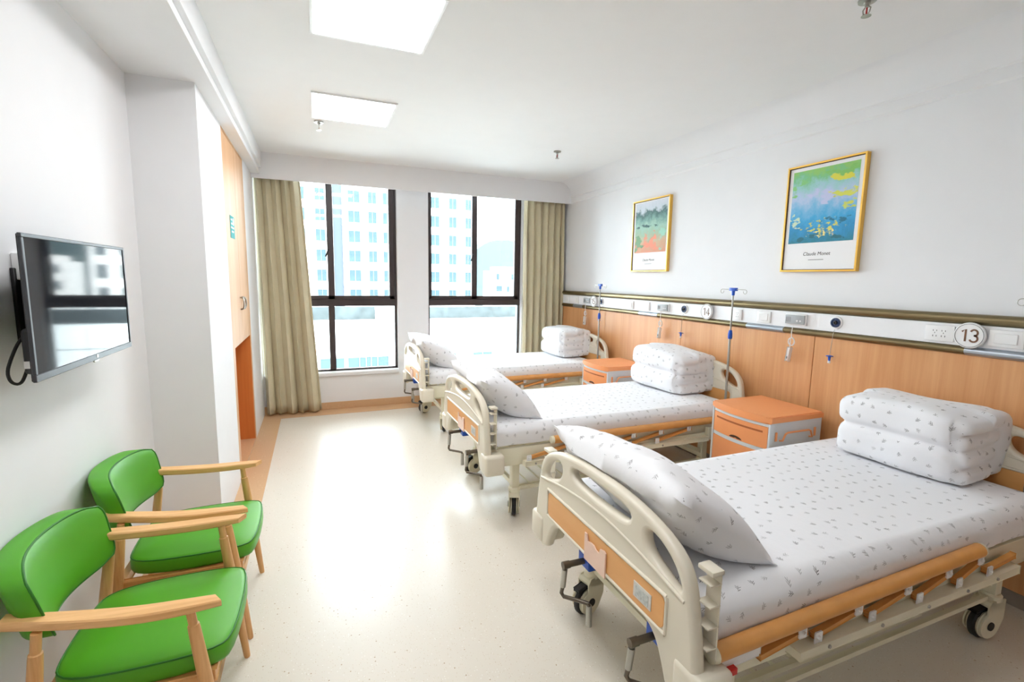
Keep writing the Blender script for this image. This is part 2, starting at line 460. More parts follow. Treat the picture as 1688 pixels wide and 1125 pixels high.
def sprinkler(x, y, label):
    t = thing('sprinkler', label, 'sprinkler', (x, y, ZC), 0, 'ceiling sprinklers')
    bm = B(); lathe(bm, [(.0, -.001), (.038, -.001), (.036, -.01), (.014, -.012), (.014, -.02), (0, -.02)]); obj('escutcheon', bm, M_steel, t)
    bm = B(); lathe(bm, [(0, -.018), (.009, -.018), (.009, -.034), (0, -.034)], n=12)
    for s in (-1, 1): tube(bm, [(0, s * .007, -.03), (0, s * .017, -.04), (0, s * .014, -.055), (0, s * .004, -.066)], .003, 8)
    obj('body', bm, M_steel, t)
    bm = B(); tube(bm, [(0, 0, -.034), (0, 0, -.062)], .0035, 8); obj('bulb', bm, M_bulb, t)
    bm = B(); lathe(bm, [(0, -.066), (.006, -.066), (.02, -.069), (.02, -.071), (0, -.07)]); obj('deflector', bm, M_steel, t)
sprinkler(.078, 4.53, 'small ceiling sprinkler beside the far light panel')
sprinkler(2.30, 4.50, 'small ceiling sprinkler in front of the right window')
sprinkler(2.36, 1.585, 'ceiling sprinkler with red bulb at top right')

# ------------------------------------------------------------------ curtains
def curtain(name, x0t, x1t, x0b, x1b, y, z0, z1, folds, seed, label):
    rnd = random.Random(seed); nu, nv = folds * 14, 26
    ph = [rnd.uniform(-.5, .5) for _ in range(folds + 2)]; am = [rnd.uniform(.65, 1.1) for _ in range(folds + 2)]
    bm = B(); G = []
    for j in range(nv + 1):
        f = j / nv; z = z1 + (z0 - z1) * f; row = []
        for i in range(nu + 1):
            u = i / nu; k = u * folds; ki = int(min(k, folds - 1e-6)); fr = k - ki
            A = am[ki] * (1 - fr) + am[ki + 1] * fr; P = ph[ki] * (1 - fr) + ph[ki + 1] * fr
            w = math.sin(2 * PI * k + P + .5 * f * math.sin(3.1 * k + seed))
            w2 = math.copysign(abs(w) ** .75, w)
            amp = .046 * (.75 + .45 * f) * A
            x = (x0t + (x1t - x0t) * u) * (1 - f) + (x0b + (x1b - x0b) * u) * f
            x += .010 * math.sin(4 * PI * k + P)
            yy = y - amp * w2 + .008 * math.sin(7 * f + k * 1.3)
            row.append(bm.verts.new((x, yy, z)))
        G.append(row)
    for j in range(nv):
        for i in range(nu): bm.faces.new((G[j][i], G[j][i + 1], G[j + 1][i + 1], G[j + 1][i]))
    o = obj(name, bm, M_curtain, None, 70)
    so = o.modifiers.new('thick', 'SOLIDIFY'); so.thickness = .004
    tag(o, label, 'curtain', 'khaki curtains')
    return o
curtain('curtain', -.562, -.115, -.545, .035, 5.985, .022, 2.69, 5, 3, 'long khaki curtain hanging left of the windows beside the closet wall')
curtain('curtain', 2.60, 3.19, 2.60, 3.19, 5.985, .022, 2.69, 6, 8, 'khaki curtain hanging in the right corner behind the farthest bed')

# ------------------------------------------------------------------ closet
cl = thing('closet', 'tall pale oak built-in closet with open orange niche below', 'closet', (XC, 4.09, 0))
D = .30; cw = 1.11
bm = B()
box(bm, (-D, 0.001, .002), (-.0, .1, 2.65), .002, 1); box(bm, (-D, cw - .06, .002), (0, cw - .001, 2.65), .002, 1)
box(bm, (-D, .1, 1.03), (-.02, cw - .06, 1.05)); box(bm, (-D, .1, 2.632), (0, cw - .06, 2.65))
obj('carcass', bm, M_closet, cl)
bm = B()
box(bm, (-D, .1, .02), (-D + .015, cw - .06, 1.03)); box(bm, (-D + .015, cw - .064, .02), (-.004, cw - .0605, 1.03)); box(bm, (-D + .015, .1005, .02), (-.004, .104, 1.03))
obj('niche_lining', bm, M_closet_in, cl)
bm = B(); box(bm, (-D, .1, .002), (-.001, cw - .06, .02)); obj('plinth', bm, M_border, cl)
mid = .57
for a, c, hy in ((.103, mid - .002, mid - .05), (mid + .002, cw - .063, mid + .05)):
    bm = B(); box(bm, (-.02, a, 1.035), (-.001, c, 2.63), .002, 1); d = obj('door', bm, M_closet, cl)
    bm = B(); s = 1 if hy > mid else -1
    tube(bm, [(0, hy - s * .01, 1.31), (.02, hy + s * .0, 1.315), (.026, hy + s * .012, 1.335), (.028, hy + s * .016, 1.36), (.026, hy + s * .012, 1.385), (.02, hy + s * .0, 1.405), (0, hy - s * .01, 1.41)], .007, 10)
    obj('handle', bm, M_steel, d)
st = thing('notice_sticker', 'turquoise square notice stuck on the closet door', 'sticker', (XC + .0012, 4.385, 1.965))
bm = B(); box(bm, (-.001, -.1, -.085), (.001, .1, .085)); obj('sheet', bm, M_teal, st, 0)
bm = B()
for k, (a, c) in enumerate(((-.07, -.02), (-.06, .06), (-.075, .07), (-.05, .05))): box(bm, (.001, a, .05 - .03 * k), (.0016, c, .062 - .03 * k))
lathe(bm, [(0, .001), (.03, .001), (.03, .0017), (0, .0017)], (0, .045, .045), 'x', 20)
obj('print', bm, M_white, st, 0)

# ------------------------------------------------------------------ television and wall box
tv = thing('television', 'black flat television mounted on the left wall above the green chairs', 'tv', (XL, 2.2, 1.49))
sx = .135
bm = B(); box(bm, (sx - .010, -.396, -.212), (sx, .396, .216), .003); obj('housing', bm, M_tv, tv)
bm = B(); box(bm, (sx - .05, -.34, -.20), (sx - .008, .34, -.06), .012, 3); obj('back_cover', bm, M_tv, tv)
bm = B(); f = .012
for a, c in (((-.398, -.214), (.398, -.192)), ((-.398, .206), (.398, .218)), ((-.398, -.192), (-.386, .206)), ((.386, -.192), (.398, .206))):
    box(bm, (sx - .006, a[0], a[1]), (sx + .004, c[0], c[1]), .0015, 1)
obj('bezel', bm, M_bezel, tv)
bm = B(); box(bm, (sx - .004, -.386, -.192), (sx + .0012, .386, .206)); obj('screen', bm, M_screen, tv, 0)
bm = B(); lathe(bm, [(0, 0), (.0065, 0), (.0065, .0015), (0, .0015)], (sx + .004, 0.03, -.2), 'x', 16); box(bm, (sx - .004, 0.01, -.222), (sx + .002, .05, -.213), .002, 1); obj('logo', bm, M_steel, tv)
bm = B(); box(bm, (0.001, -.16, -.12), (.012, .16, .12), .002, 1)
for s in (-.1, .1): box(bm, (.012, s - .02, -.15), (sx - .06, s + .02, .15), .003, 1)
obj('wall_bracket', bm, M_black, tv)
bm = B(); tube(bm, chaikin([(.085, -.30, -.08), (.075, -.325, -.10), (.06, -.34, -.15), (.05, -.345, -.19), (.055, -.34, -.222), (.07, -.325, -.23), (.08, -.315, -.20), (.085, -.30, -.16)], 2, False), .0045, 8); obj('power_cable', bm, M_black, tv)
bm = B(); box(bm, (sx - .046, -.3412, -.18), (sx - .018, -.3399, -.158)); obj('rating_label', bm, M_white, tv, 0)
wb = thing('wall_box', 'small white wall socket box half hidden behind the television', 'socket', (XL, 2.095, 1.615))
bm = B(); box(bm, (.001, -.043, -.043), (.026, .043, .043), .004); obj('housing', bm, M_white, wb)
bm = B(); box(bm, (.026, -.034, -.034), (.029, .034, .034), .002, 1); obj('cover_plate', bm, M_white, wb)

# ------------------------------------------------------------------ green armchairs (face +x, origin on the floor)
def cushion(bm, outline, z0, z1, r=.018):
    n = len(outline)
    cx = sum(p[0] for p in outline) / n; cy = sum(p[1] for p in outline) / n
    def ring(s, z): return [bm.verts.new((cx + (p[0] - cx) * s, cy + (p[1] - cy) * s, z)) for p in outline]
    lv = [ring(.93, z0), ring(.985, z0 + r * .4), ring(1, z0 + r), ring(1, z1 - r), ring(.985, z1 - r * .35), ring(.93, z1), ring(.5, z1 + .012), ring(.15, z1 + .015)]
    for A, C in zip(lv, lv[1:]):
        for i in range(n): bm.faces.new((A[i], A[(i + 1) % n], C[(i + 1) % n], C[i]))
    bm.faces.new(lv[0][::-1]); bm.faces.new(lv[-1])
    return [v.co.copy() for v in lv[4]]

def make_chair(label):
    t = thing('armchair', label, 'chair', (0, 0, 0), 0, 'green armchairs along the left wall')
    out = chaikin([(.238, -.175), (.238, .175), (.19, .245), (-.1, .245), (-.225, .21), (-.245, .12), (-.245, -.12), (-.225, -.21), (-.1, -.245), (.19, -.245)], 2)
    bm = B(); edge = cushion(bm, out, .362, .432); s = obj('seat', bm, M_green, t, 50)
    bm = B(); tube(bm, edge, .003, 8, closed=True); obj('piping', bm, M_piping, s)
    # backrest: curved pad wrapping forward at the ends
    bm = B(); nu, nv = 24, 10
    def bp(u, wq, d):   # u, wq across and up -1..1, d 0 front .. 1 back
        u, wq = u * (1 - .065 * abs(wq) ** 5), wq * (1 - .10 * abs(u) ** 5); w = (wq + 1) / 2
        y = .258 * u * (1 - .10 * (1 - w)); z = .545 + .235 * w
        e = 1 - .16 * max(0, abs(u) - .75) / .25 * abs(wq) ** 2
        z = .6625 + (z - .6625) * e * (1 - .05 * abs(u) ** 3)
        x = -.265 + .075 * u * u - .045 * w
        th = .072 * (1 - .25 * abs(u) ** 6)
        bul = .012 * (1 - u ** 4) * (1 - wq ** 4) * (1 - 2 * d)
        return Vector((x - th * d + (bul if bul > 0 else bul * .3), y, z))
    def border(f): return [f(-1 + 2 * i / nu, -1) for i in range(nu)] + [f(1, -1 + 2 * j / nv) for j in range(nv)] + [f(1 - 2 * i / nu, 1) for i in range(nu)] + [f(-1, 1 - 2 * j / nv) for j in range(nv)]
    loops = []
    for (su, sw, d) in ((.955, .90, 0), (.985, .965, .035), (1, 1, .13), (1, 1, .5), (1, 1, .87), (.985, .965, .965), (.955, .90, 1)):
        loops.append([bm.verts.new(bp(u * su, w * sw, d)) for u, w in border(lambda a, b: (a, b))])
    for A, C in zip(loops, loops[1:]):
        for i in range(len(A)): bm.faces.new((A[i], A[(i + 1) % len(A)], C[(i + 1) % len(A)], C[i]))
    for d, lp in ((0, loops[0]), (1, loops[-1])):
        G = [[None] * (nu + 1) for _ in range(nv + 1)]
        idx = border(lambda a, b: (round((a + 1) * nu / 2), round((b + 1) * nv / 2)))
        for (i, j), v in zip(idx, lp): G[j][i] = v
        for j in range(nv + 1):
            for i in range(nu + 1):
                if G[j][i] is None: G[j][i] = bm.verts.new(bp((-1 + 2 * i / nu) * .955, (-1 + 2 * j / nv) * .90, d))
        for j in range(nv):
            for i in range(nu): bm.faces.new((G[j][i], G[j][i + 1], G[j + 1][i + 1], G[j + 1][i]))
    edge = [v.co.copy() for v in loops[1]]
    bk = obj('backrest', bm, M_green, t, 75)
    bm = B(); tube(bm, edge, .0035, 8, closed=True); obj('piping', bm, M_piping, bk)
    for s in (-1, 1):
        # front leg: floor -> arm, thickest mid height, spigot at the top
        f0, f1 = Vector((.20, s * .258, 0)), Vector((.135, s * .266, .588))
        P = [f0.lerp(f1, k) for k in (0, .02, .3, .62, .9, .925, .93, 1.02)]
        bm = B(); tube(bm, P, [.011, .0125, .0165, .020, .017, .016, .0125, .0125], 14); obj('front_leg', bm, M_chairleg, t)
        r0, r1 = Vector((-.30, s * .235, 0)), Vector((-.225, s * .262, .60))
        P = [r0.lerp(r1, k) for k in (0, .02, .3, .62, .9, .925, .93, 1.03)]
        bm = B(); tube(bm, P, [.011, .0125, .0165, .020, .017, .016, .0125, .0125], 14); obj('rear_leg', bm, M_chairleg, t)
        # armrest: flat board dipping slightly, ends run into the backrest
        bm = B(); prev = None; K = 14; secs = []
        for k in range(K + 1):
            q = k / K; x = -.30 + .51 * q
            y = s * (.238 + .034 * math.sin(PI * min(1, q * 1.15) * .5) ** 1.2)
            z = .606 + .044 * (1 - q) ** 2.0 + .012 * max(0, q - .6) ** 1.0
            hw = .017 + .011 * math.sin(PI * min(1, q * .8 + .1)); ht = .0145 - .004 * max(0, q - .8) / .2
            secs.append([bm.verts.new((x + (.012 * dy if k == K else 0) * s, y + dy * hw, z + dz * ht)) for dy, dz in ((-1, -.6), (-.8, -1), (.8, -1), (1, -.6), (1, .7), (.85, 1), (-.85, 1), (-1, .7))])
        for a_, c_ in zip(secs, secs[1:]):
            for i in range(8): bm.faces.new((a_[i], a_[(i + 1) % 8], c_[(i + 1) % 8], c_[i]))
        bm.faces.new(secs[0][::-1]); bm.faces.new(secs[-1])
        obj('armrest', bm, M_chairwood, t)
        bm = B(); bar(bm, (.17, s * .247, .345), (-.255, s * .243, .345), .02, .04, bev=.004); obj('side_rail', bm, M_chairwood, t)
    for x in (.185, -.24):
        bm = B(); bar(bm, (x - .01, -.245, .345), (x - .01, .245, .345), .02, .04, bev=.004); obj('cross_rail', bm, M_chairwood, t)
    return t
ch = make_chair('green padded wooden armchair nearest the camera at the lower left')
ch.location = (-.515, 1.865, 0)
c2 = copy_tree(ch); c2.location = (-.515, 2.495, 0); c2['label'] = 'green padded wooden armchair farther back, beside the white pillar'

# ------------------------------------------------------------------ hospital beds (local: u=x from the foot, v=y, floor z=0)
def caster(t, u, v, ang):
    R = Matrix.Rotation(ang, 3, 'Z'); c = Vector((u, v, 0))
    def done(bm):
        for q in bm.verts: q.co = c + R @ (q.co * 1.2)
        return bm
    off = -.03
    bm = B()   # tyre (axis y)
    lathe(bm, [(.04, -.011), (.058, -.0115), (.062, -.007), (.062, .007), (.058, .0115), (.04, .011)], (off, 0, .0625), 'y', 28)
    w = obj('wheel', done(bm), M_black, t)
    bm = B()
    for s in (-1, 1):
        lathe(bm, [(0, s * .010), (.05, s * .010), (.053, s * .018), (.044, s * .023), (0, s * .024)], (off, 0, .0625), 'y', 28)
    obj('wheel_cover', done(bm), M_frame, w)
    for s in (-1, 1):
        bm = B(); lathe(bm, [(0, s * .0295), (.017, s * .0295), (.0165, s * .0335), (0, s * .0335)], (off, 0, .0625), 'y', 18); obj('hub_cap', done(bm), M_black, w)
    bm = B()   # hood: two round cheeks joined over the top, swivel boss
    ck = [(off + .050 * math.cos(a), .0625 + .050 * math.sin(a)) for a in [PI * (.62 + k / 12 * 1.25) for k in range(13)]] + [(.036, .085), (.036, .162), (-.036, .162), (-.05, .14)]
    for s in (-1, 1): prism(bm, ck, s * .0245, s * .0300, 'y')
    prism(bm, chaikin([(.036, .118), (.036, .162), (-.036, .162), (-.052, .138), (-.03, .128)], 1), -.030, .030, 'y')
    lathe(bm, [(0, .155), (.034, .155), (.034, .175), (.028, .182), (0, .182)], (0, 0, 0), 'z', 20)
    obj('fork', done(bm), M_frame, w)
    bm = B(); bar(bm, (-.02, 0, .13), (-.085, 0, .118), .03, .012, bev=.003); bar(bm, (-.02, 0, .135), (-.06, 0, .09), .02, .02, bev=.003); obj('brake_pedal', done(bm), M_black, w)

def end_board(t, name, u, dz, front):
    """moulded foot or head board with handle holes; front=-1 shows its face towards -x"""
    half = [(0, .888), (.14, .886), (.27, .870), (.38, .842), (.445, .806), (.483, .752), (.503, .66), (.522, .55), (.534, .44), (.540, .372), (.41, .362), (.385, .425), (.352, .492), (.30, .522), (.15, .524), (0, .524)]
    pts = [(x, z + (dz if z > .5 else dz * .0)) for x, z in half]
    pts = pts + [(-x, z) for x, z in pts[-2:0:-1]]
    outl = chaikin(pts, 2)
    slot = chaikin([(-.19, .79 + dz), (-.205, .835 + dz), (-.1, .845 + dz), (.1, .845 + dz), (.205, .835 + dz), (.19, .79 + dz), (.05, .782 + dz), (-.05, .782 + dz)], 2)
    ov = [(.275, .80), (.30, .825), (.36, .812), (.415, .778), (.447, .735), (.452, .703), (.42, .70), (.35, .725), (.295, .752)]
    o1 = chaikin([(x, z + dz) for x, z in ov], 2); o2 = chaikin([(-x, z + dz) for x, z in ov], 2)
    bd = plate(name, [outl, slot, o1, o2], .044, .016, M_cream, t, origin=(u, 0, 0), smooth=60)
    fx = u + front * .022
    pl = plate('inlay', [rrect(-.392, .545 + dz, .392, .653 + dz, .022)], .004, .001, M_inlay, bd, origin=(fx + front * .001, 0, 0))
    bm = B()
    for zz in (.538, .661): tube(bm, [(fx, -.40, zz + dz), (fx, .40, zz + dz)], .007, 10)
    for s in (-1, 1): tube(bm, [(fx, s * .40, .538 + dz), (fx, s * .40, .661 + dz)], .006, 10)
    tube(bm, [(fx + .002, -.47 + .94 * k / 24, .690 + dz + .055 * math.sin(PI * k / 24)) for k in range(25)], .0065, 10)
    obj('moulded_ribs', bm, M_cream, bd)
    # ribbed back channels at both sides
    for s in (-1, 1):
        if name == 'headboard': break
        bm = B(); bx = u - front * .028
        x0, x1 = sorted((u - front * .012, u - front * .052))
        box(bm, (x1 - .004 if front < 0 else x0, s * .50 - .03, .53), (x1 if front < 0 else x0 + .004, s * .50 + .022, .80 + dz), .001, 1)
        for k in range(4): box(bm, (x0, s * .50 - .03, .57 + .065 * k), (x1, s * .50 + .016, .574 + .065 * k))
        box(bm, (x0, s * .50 - .034, .795 + dz), (x1 + .004, s * .50 + .024, .81 + dz), .004, 2)
        obj('side_channel', bm, M_cream, bd)
        bm = B(); x0, x1 = sorted((u + front * .03, u - front * .10))
        box(bm, (x0, min(s * .44, s * .56), .372), (x1, max(s * .44, s * .56), .505), .02, 3); obj('corner_bumper', bm, M_cream, bd)
    return bd

def crank(t, v):
    bm = B(); box(bm, (.035, v - .035, .43), (.088, v + .035, .495), .004)
    box(bm, (.03, v - .04, .44), (.036, v + .04, .50), .002, 1); h = obj('crank_housing', bm, M_blue, t)
    bm = B(); tube(bm, [(.035, v, .462), (-.055, v, .462)], .0125, 12); tube(bm, [(-.065, v, .462), (-.035, v, .462)], .015, 12)
    obj('crank_shaft', bm, M_dsteel, h)
    bm = B(); tube(bm, [(-.055, v, .462), (-.058, v + .01, .36), (-.06, v + .014, .335), (-.054, v + .006, .322), (.0, v - .05, .322), (.018, v - .066, .320), (.022, v - .068, .305)], .008, 10)
    obj('crank_arm', bm, M_dsteel, h)
    bm = B(); tube(bm, [(-.0555, v, .445), (-.0575, v + .009, .365)], .0115, 12); obj('crank_sleeve', bm, M_steel, h)
    bm = B(); tube(bm, [(.022, v - .068, .312), (.022, v - .07, .225)], [.0115, .0125], 12); obj('crank_grip', bm, M_steel, h)

def side_rail(t, s, A):
    """folded guard rail; A: top bar slid to the foot, else slid to the head"""
    r = bpy.data.objects.new('side_rail', None); link(r, t); y = s * .505
    T0, T1 = (.088, 1.45) if A else (.48, 1.85)
    b0, b1, zb = (.42, 1.72, .437) if A else (.27, 1.80, .415)
    tz = (lambda u: .530 + .036 * (u - T0) / (T1 - T0)) if A else (lambda u: .548)
    bm = B(); tube(bm, [(T0, y, tz(T0)), (T1, y, tz(T1))], .0265, 18); obj('top_bar', bm, M_railwood, r)
    for e, d in ((T0, -1), (T1, 1)):
        bm = B(); tube(bm, [(e - d * .001, y, tz(e)), (e + d * .016, y, tz(e))], [.028, .024], 18); obj('end_cap', bm, M_frame, r)
    bm = B(); bar(bm, (b0, y + s * .004, zb), (b1, y + s * .004, zb), .045, .032, bev=.003); bar(bm, (b0, y - s * .016, zb + .022), (b1, y - s * .016, zb + .022), .005, .03); obj('base_channel', bm, M_frame, r)
    lo = [.27, .513, .783, 1.05, 1.30, 1.51] if A else [.30, .57, .82, 1.08, 1.32]
    up = [.452, .722, .992, 1.24, 1.455, 1.70] if A else [.62, .87, 1.12, 1.36, 1.62]
    for k, (a, c) in enumerate(zip(lo, up)):
        bm = B(); bar(bm, (a, y, zb + .030), (c + .02, y, (zb + .05 if A and k == 5 else tz(min(c, T1)) - .042)), .013, .019, bev=.004); obj('slat', bm, M_railwood, r)
    for k, u in enumerate(up):
        if A and k == 5: continue
        zt = tz(u)
        bm = B(); box(bm, (u - .022, y + s * .009 - .002, zt - .056), (u + .012, y + s * .012 + .002, zt - .008), .003, 1); lathe(bm, [(0, s * .013), (.006, s * .013), (.005, s * .021), (0, s * .021)], (u - .005, y, zt - .036), 'y', 10); obj('hinge', bm, M_white, r)
    for k, u in enumerate(lo):
        if A and k == 0: continue
        bm = B(); box(bm, (u - .016, y + s * .016 - .002, zb - .008), (u + .017, y + s * .019 + .002, zb + .055), .003, 1); lathe(bm, [(0, s * .018), (.006, s * .018), (.005, s * .026), (0, s * .026)], (u, y, zb + .036), 'y', 10); obj('hinge', bm, M_white, r)
        bm = B(); lathe(bm, [(0, s * .026), (.007, s * .026), (.006, s * .031), (0, s * .031)], (u + .045, y, zb - .003), 'y', 10); obj('bolt', bm, M_steel, r)
    if A:
        bm = B(); bar(bm, (.11, y, .487), (.27, y, .493), .012, .036, bev=.002); obj('lock_plate', bm, M_white, r)
        bm = B(); box(bm, (.115, min(y, y + s * .022), .455), (.165, max(y, y + s * .022), .478), .003, 1); box(bm, (.115, min(y, y + s * .03), .448), (.128, max(y, y + s * .03), .47), .002, 1); obj('release_lever', bm, M_red, r)
    else:
        bm = B(); box(bm, (1.80, min(y - s * .02, y + s * .02), .40), (1.84, max(y - s * .02, y + s * .02), .50), .004, 1); obj('lock_plate', bm, M_frame, r)

def make_bed(label):
    t = thing('hospital_bed', label, 'bed', (0, 0, 0), 0, 'hospital beds in the row')
    fb = end_board(t, 'footboard', 0.02, 0, -1)
    # card holder and printed label on the footboard
    pz = [(-.085, .525), (.06, .525), (.06, .632), (.045, .632), (.035, .606), (.015, .612), (-.005, .612), (-.02, .602), (-.04, .600), (-.05, .622), (-.075, .628), (-.085, .622)]
    plate('card_holder', [pz], .006, .001, M_acrylic, fb, origin=(-.010, 0, 0))
    bm = B(); box(bm, (-.0075, -.335, .568), (-.004, -.245, .622), .001, 1); cd = obj('bed_card', bm, M_card, fb)
    bm = B(); box(bm, (-.0085, -.322, .575), (-.0074, -.258, .612)); obj('card_print', bm, mat('pale card print', (190, 194, 190), .5, vary=.25, vscale=90) if 'pale card print' not in bpy.data.materials else bpy.data.materials['pale card print'], cd, 0)
    end_board(t, 'headboard', 2.155, .07, -1)
    bm = B()   # frame: side beams, end beams, cross members
    for s in (-1, 1): box(bm, (.045, min(s * .445, s * .475), .395), (2.10, max(s * .445, s * .475), .515), .006)
    for u in (.09, .62, 1.12, 1.62, 2.02): box(bm, (u, -.445, .43), (u + .04, .445, .48), .004, 1)
    obj('frame', bm, M_frame, t)
    bm = B()
    for k in range(20): box(bm, (.09 + .098 * k, -.455, .519), (.17 + .098 * k, .455, .534), .004, 1)
    obj('deck', bm, M_frame, t)
    for u in (.25, 1.87):
        for s in (-1, 1):
            v = s * .40
            bm = B(); box(bm, (u - .026, v - .026, .20), (u + .026, v + .026, .45), .005); obj('leg', bm, M_frame, t)
            lg = t.children[-1]
            caster(lg, u, v, {(.25, -1): 1.2 + PI, (.25, 1): .25, (1.87, -1): -.12, (1.87, 1): .3}[(u, s)])
    for s in (-1, 1):
        bm = B(); bar(bm, (.25, s * .40, .20), (1.87, s * .40, .20), .02, .02); bar(bm, (1.50, s * .40, .42), (1.87, s * .40, .26), .022, .03); obj('brace', bm, M_frame, t)
    for u in (.25, 1.87):
        bm = B(); bar(bm, (u, -.40, .23), (u, .40, .23), .025, .03); obj('cross_brace', bm, M_frame, t)
    bm = B()
    for s in (-1, 1): bar(bm, (.30, s * .34, .185), (1.45, s * .34, .185), .022, .022)
    for k in range(13): tube(bm, [(.30 + .0958 * k, -.34, .187), (.30 + .0958 * k, .34, .187)], .0065, 8)
    obj('under_shelf', bm, M_frame, t)
    for v in (.13, -.315): crank(t, v)
    # pole socket near the head
    bm = B(); lathe(bm, [(.011, .36), (.018, .36), (.018, .53), (.011, .53)], (2.10, -.38, 0), 'z', 14); bar(bm, (2.055, -.38, .45), (2.085, -.38, .45), .03, .04); obj('pole_socket', bm, M_steel, t)
    return t
BX = .95
BY = [1.455, 3.25, 5.17]
bed = make_bed('hospital bed with cream footboard nearest the camera, under sign 13')
bed.location = (BX, BY[0], 0)
bed2 = copy_tree(bed); bed2.location = (BX, BY[1], 0); bed2['label'] = 'middle hospital bed of the row, under sign 14'
for s_ in (-1, 1): side_rail(bed, s_, True); side_rail(bed2, s_, False)
bed3 = copy_tree(bed2); bed3.location = (BX, BY[2], 0); bed3['label'] = 'farthest hospital bed, beside the right window'

# ---- bedding
def mattress(cy, seed, label):
    rnd = random.Random(seed); bm = B(); nx, ny, nz = 60, 30, 5
    x0, x1, hw, z0, z1 = .085, 2.075, .478, .537, .662
    def P(a, b_, c):   # a,b,c in 0..1
        x = x0 + (x1 - x0) * a; y = -hw + 2 * hw * b_; z = z0 + (z1 - z0) * c
        ex, ey = min(x - x0, x1 - x), min(y + hw, hw - y); r = .032
        if c > .5:
            dx, dy = max(0, r - ex), max(0, r - ey); d = math.hypot(dx, dy); z -= (r - math.sqrt(max(0, r * r - min(d, r) ** 2))) * (c - .5) * 2
            z += .006 * math.sin(x * 5 + seed) * math.sin(y * 6) * (c - .5) * 2 * min(1, ex / .1) * min(1, ey / .1)
        if ey < 1e-6:
            y += math.copysign(.004 * math.sin(x * 37 + seed * 2 + 9 * c) * (1 - c) + .003 * math.sin(x * 11 + 5 * c), y)
            y += math.copysign(.006 * math.sin(PI * c), y)
        return Vector((x, y, z))
    vm = {}
    def vert(i, j, k):
        q = (i, j, k)
        if q not in vm: vm[q] = bm.verts.new(P(i / nx, j / ny, k / nz))
        return vm[q]
    for i in range(nx):
        for j in range(ny):
            bm.faces.new((vert(i, j, nz), vert(i + 1, j, nz), vert(i + 1, j + 1, nz), vert(i, j + 1, nz)))
            bm.faces.new((vert(i, j, 0), vert(i, j + 1, 0), vert(i + 1, j + 1, 0), vert(i + 1, j, 0)))
    for k in range(nz):
        for i in range(nx):
            bm.faces.new((vert(i, 0, k), vert(i + 1, 0, k), vert(i + 1, 0, k + 1), vert(i, 0, k + 1)))
            bm.faces.new((vert(i + 1, ny, k), vert(i, ny, k), vert(i, ny, k + 1), vert(i + 1, ny, k + 1)))
        for j in range(ny):
            bm.faces.new((vert(0, j + 1, k), vert(0, j, k), vert(0, j, k + 1), vert(0, j + 1, k + 1)))
            bm.faces.new((vert(nx, j, k), vert(nx, j + 1, k), vert(nx, j + 1, k + 1), vert(nx, j, k + 1)))
    o = obj('mattress', bm, M_cloth, None, 50, True); o.location = (BX, cy, 0)
    tag(o, label, 'mattress', 'sheeted mattresses')
    return o

def pillow(cy, seed, label, tilt=35, ctr=(1.185, 0, .812), L=.82, W=.52, T=.112):
    rnd = random.Random(seed); bm = B(); n, m = 36, 24; top, bot = [], []
    a = math.radians(tilt); ex = Vector((math.cos(a), 0, -math.sin(a))); ez = Vector((math.sin(a), 0, math.cos(a))); ey = Vector((0, 1, 0))
    ph = [rnd.uniform(0, 6) for _ in range(6)]
    def P(i, j, sgn):
        s, t = -1 + 2 * i / n, -1 + 2 * j / m
        pin = 1 - .055 * (1 - abs(t) ** 2) * abs(s) ** 6
        pin2 = 1 - .07 * (1 - abs(s) ** 2) * abs(t) ** 6
        y = s * L / 2 * pin; x = t * W / 2 * pin2
        h = T * (max(0, 1 - abs(s) ** 2.8) * max(0, 1 - abs(t) ** 2.6)) ** .55
        h *= 1 + .07 * math.sin(5 * s + ph[0]) * math.sin(4 * t + ph[1])
        edge = (1 - abs(s) ** 8) * (1 - abs(t) ** 8)
        h += edge * .006 * math.sin(14 * s + 5 * t + ph[2]) * math.exp(-((abs(t) - .7) / .25) ** 2)
        sag = -.03 * (1 - s * s) * (t < 0) * t * 0
        return Vector((0, 0, 0)) + ex * x + ey * y + ez * (sgn * h + .012 * math.sin(3 * s + ph[3]) * abs(t) ** 4 * (t < 0))
    for i in range(n + 1):
        A, C = [], []
        for j in range(m + 1):
            v = bm.verts.new(P(i, j, 1)); A.append(v)
            C.append(v if i in (0, n) or j in (0, m) else bm.verts.new(P(i, j, -1.15)))
        top.append(A); bot.append(C)
    for i in range(n):
        for j in range(m):
            bm.faces.new((top[i][j], top[i + 1][j], top[i + 1][j + 1], top[i][j + 1]))
            q = (bot[i][j + 1], bot[i + 1][j + 1], bot[i + 1][j], bot[i][j])
            try: bm.faces.new(q)
            except ValueError: pass
    for v in bm.verts:
        z = v.co.z + ctr[2]; x = v.co.x + ctr[0]
        lim = 1.004 - BX * 0
        if z < .668: z = .668 + (z - .668) * .02
        if z < .895 and x < lim: x = lim + (x - lim) * .03
        v.co.z = z - ctr[2]; v.co.x = x - ctr[0]
    o = obj('pillow', bm, M_cloth, None, 70, True); o.location = (ctr[0], cy + ctr[1], ctr[2])
    tag(o, label, 'pillow', 'pillows leaning on footboards'); return o

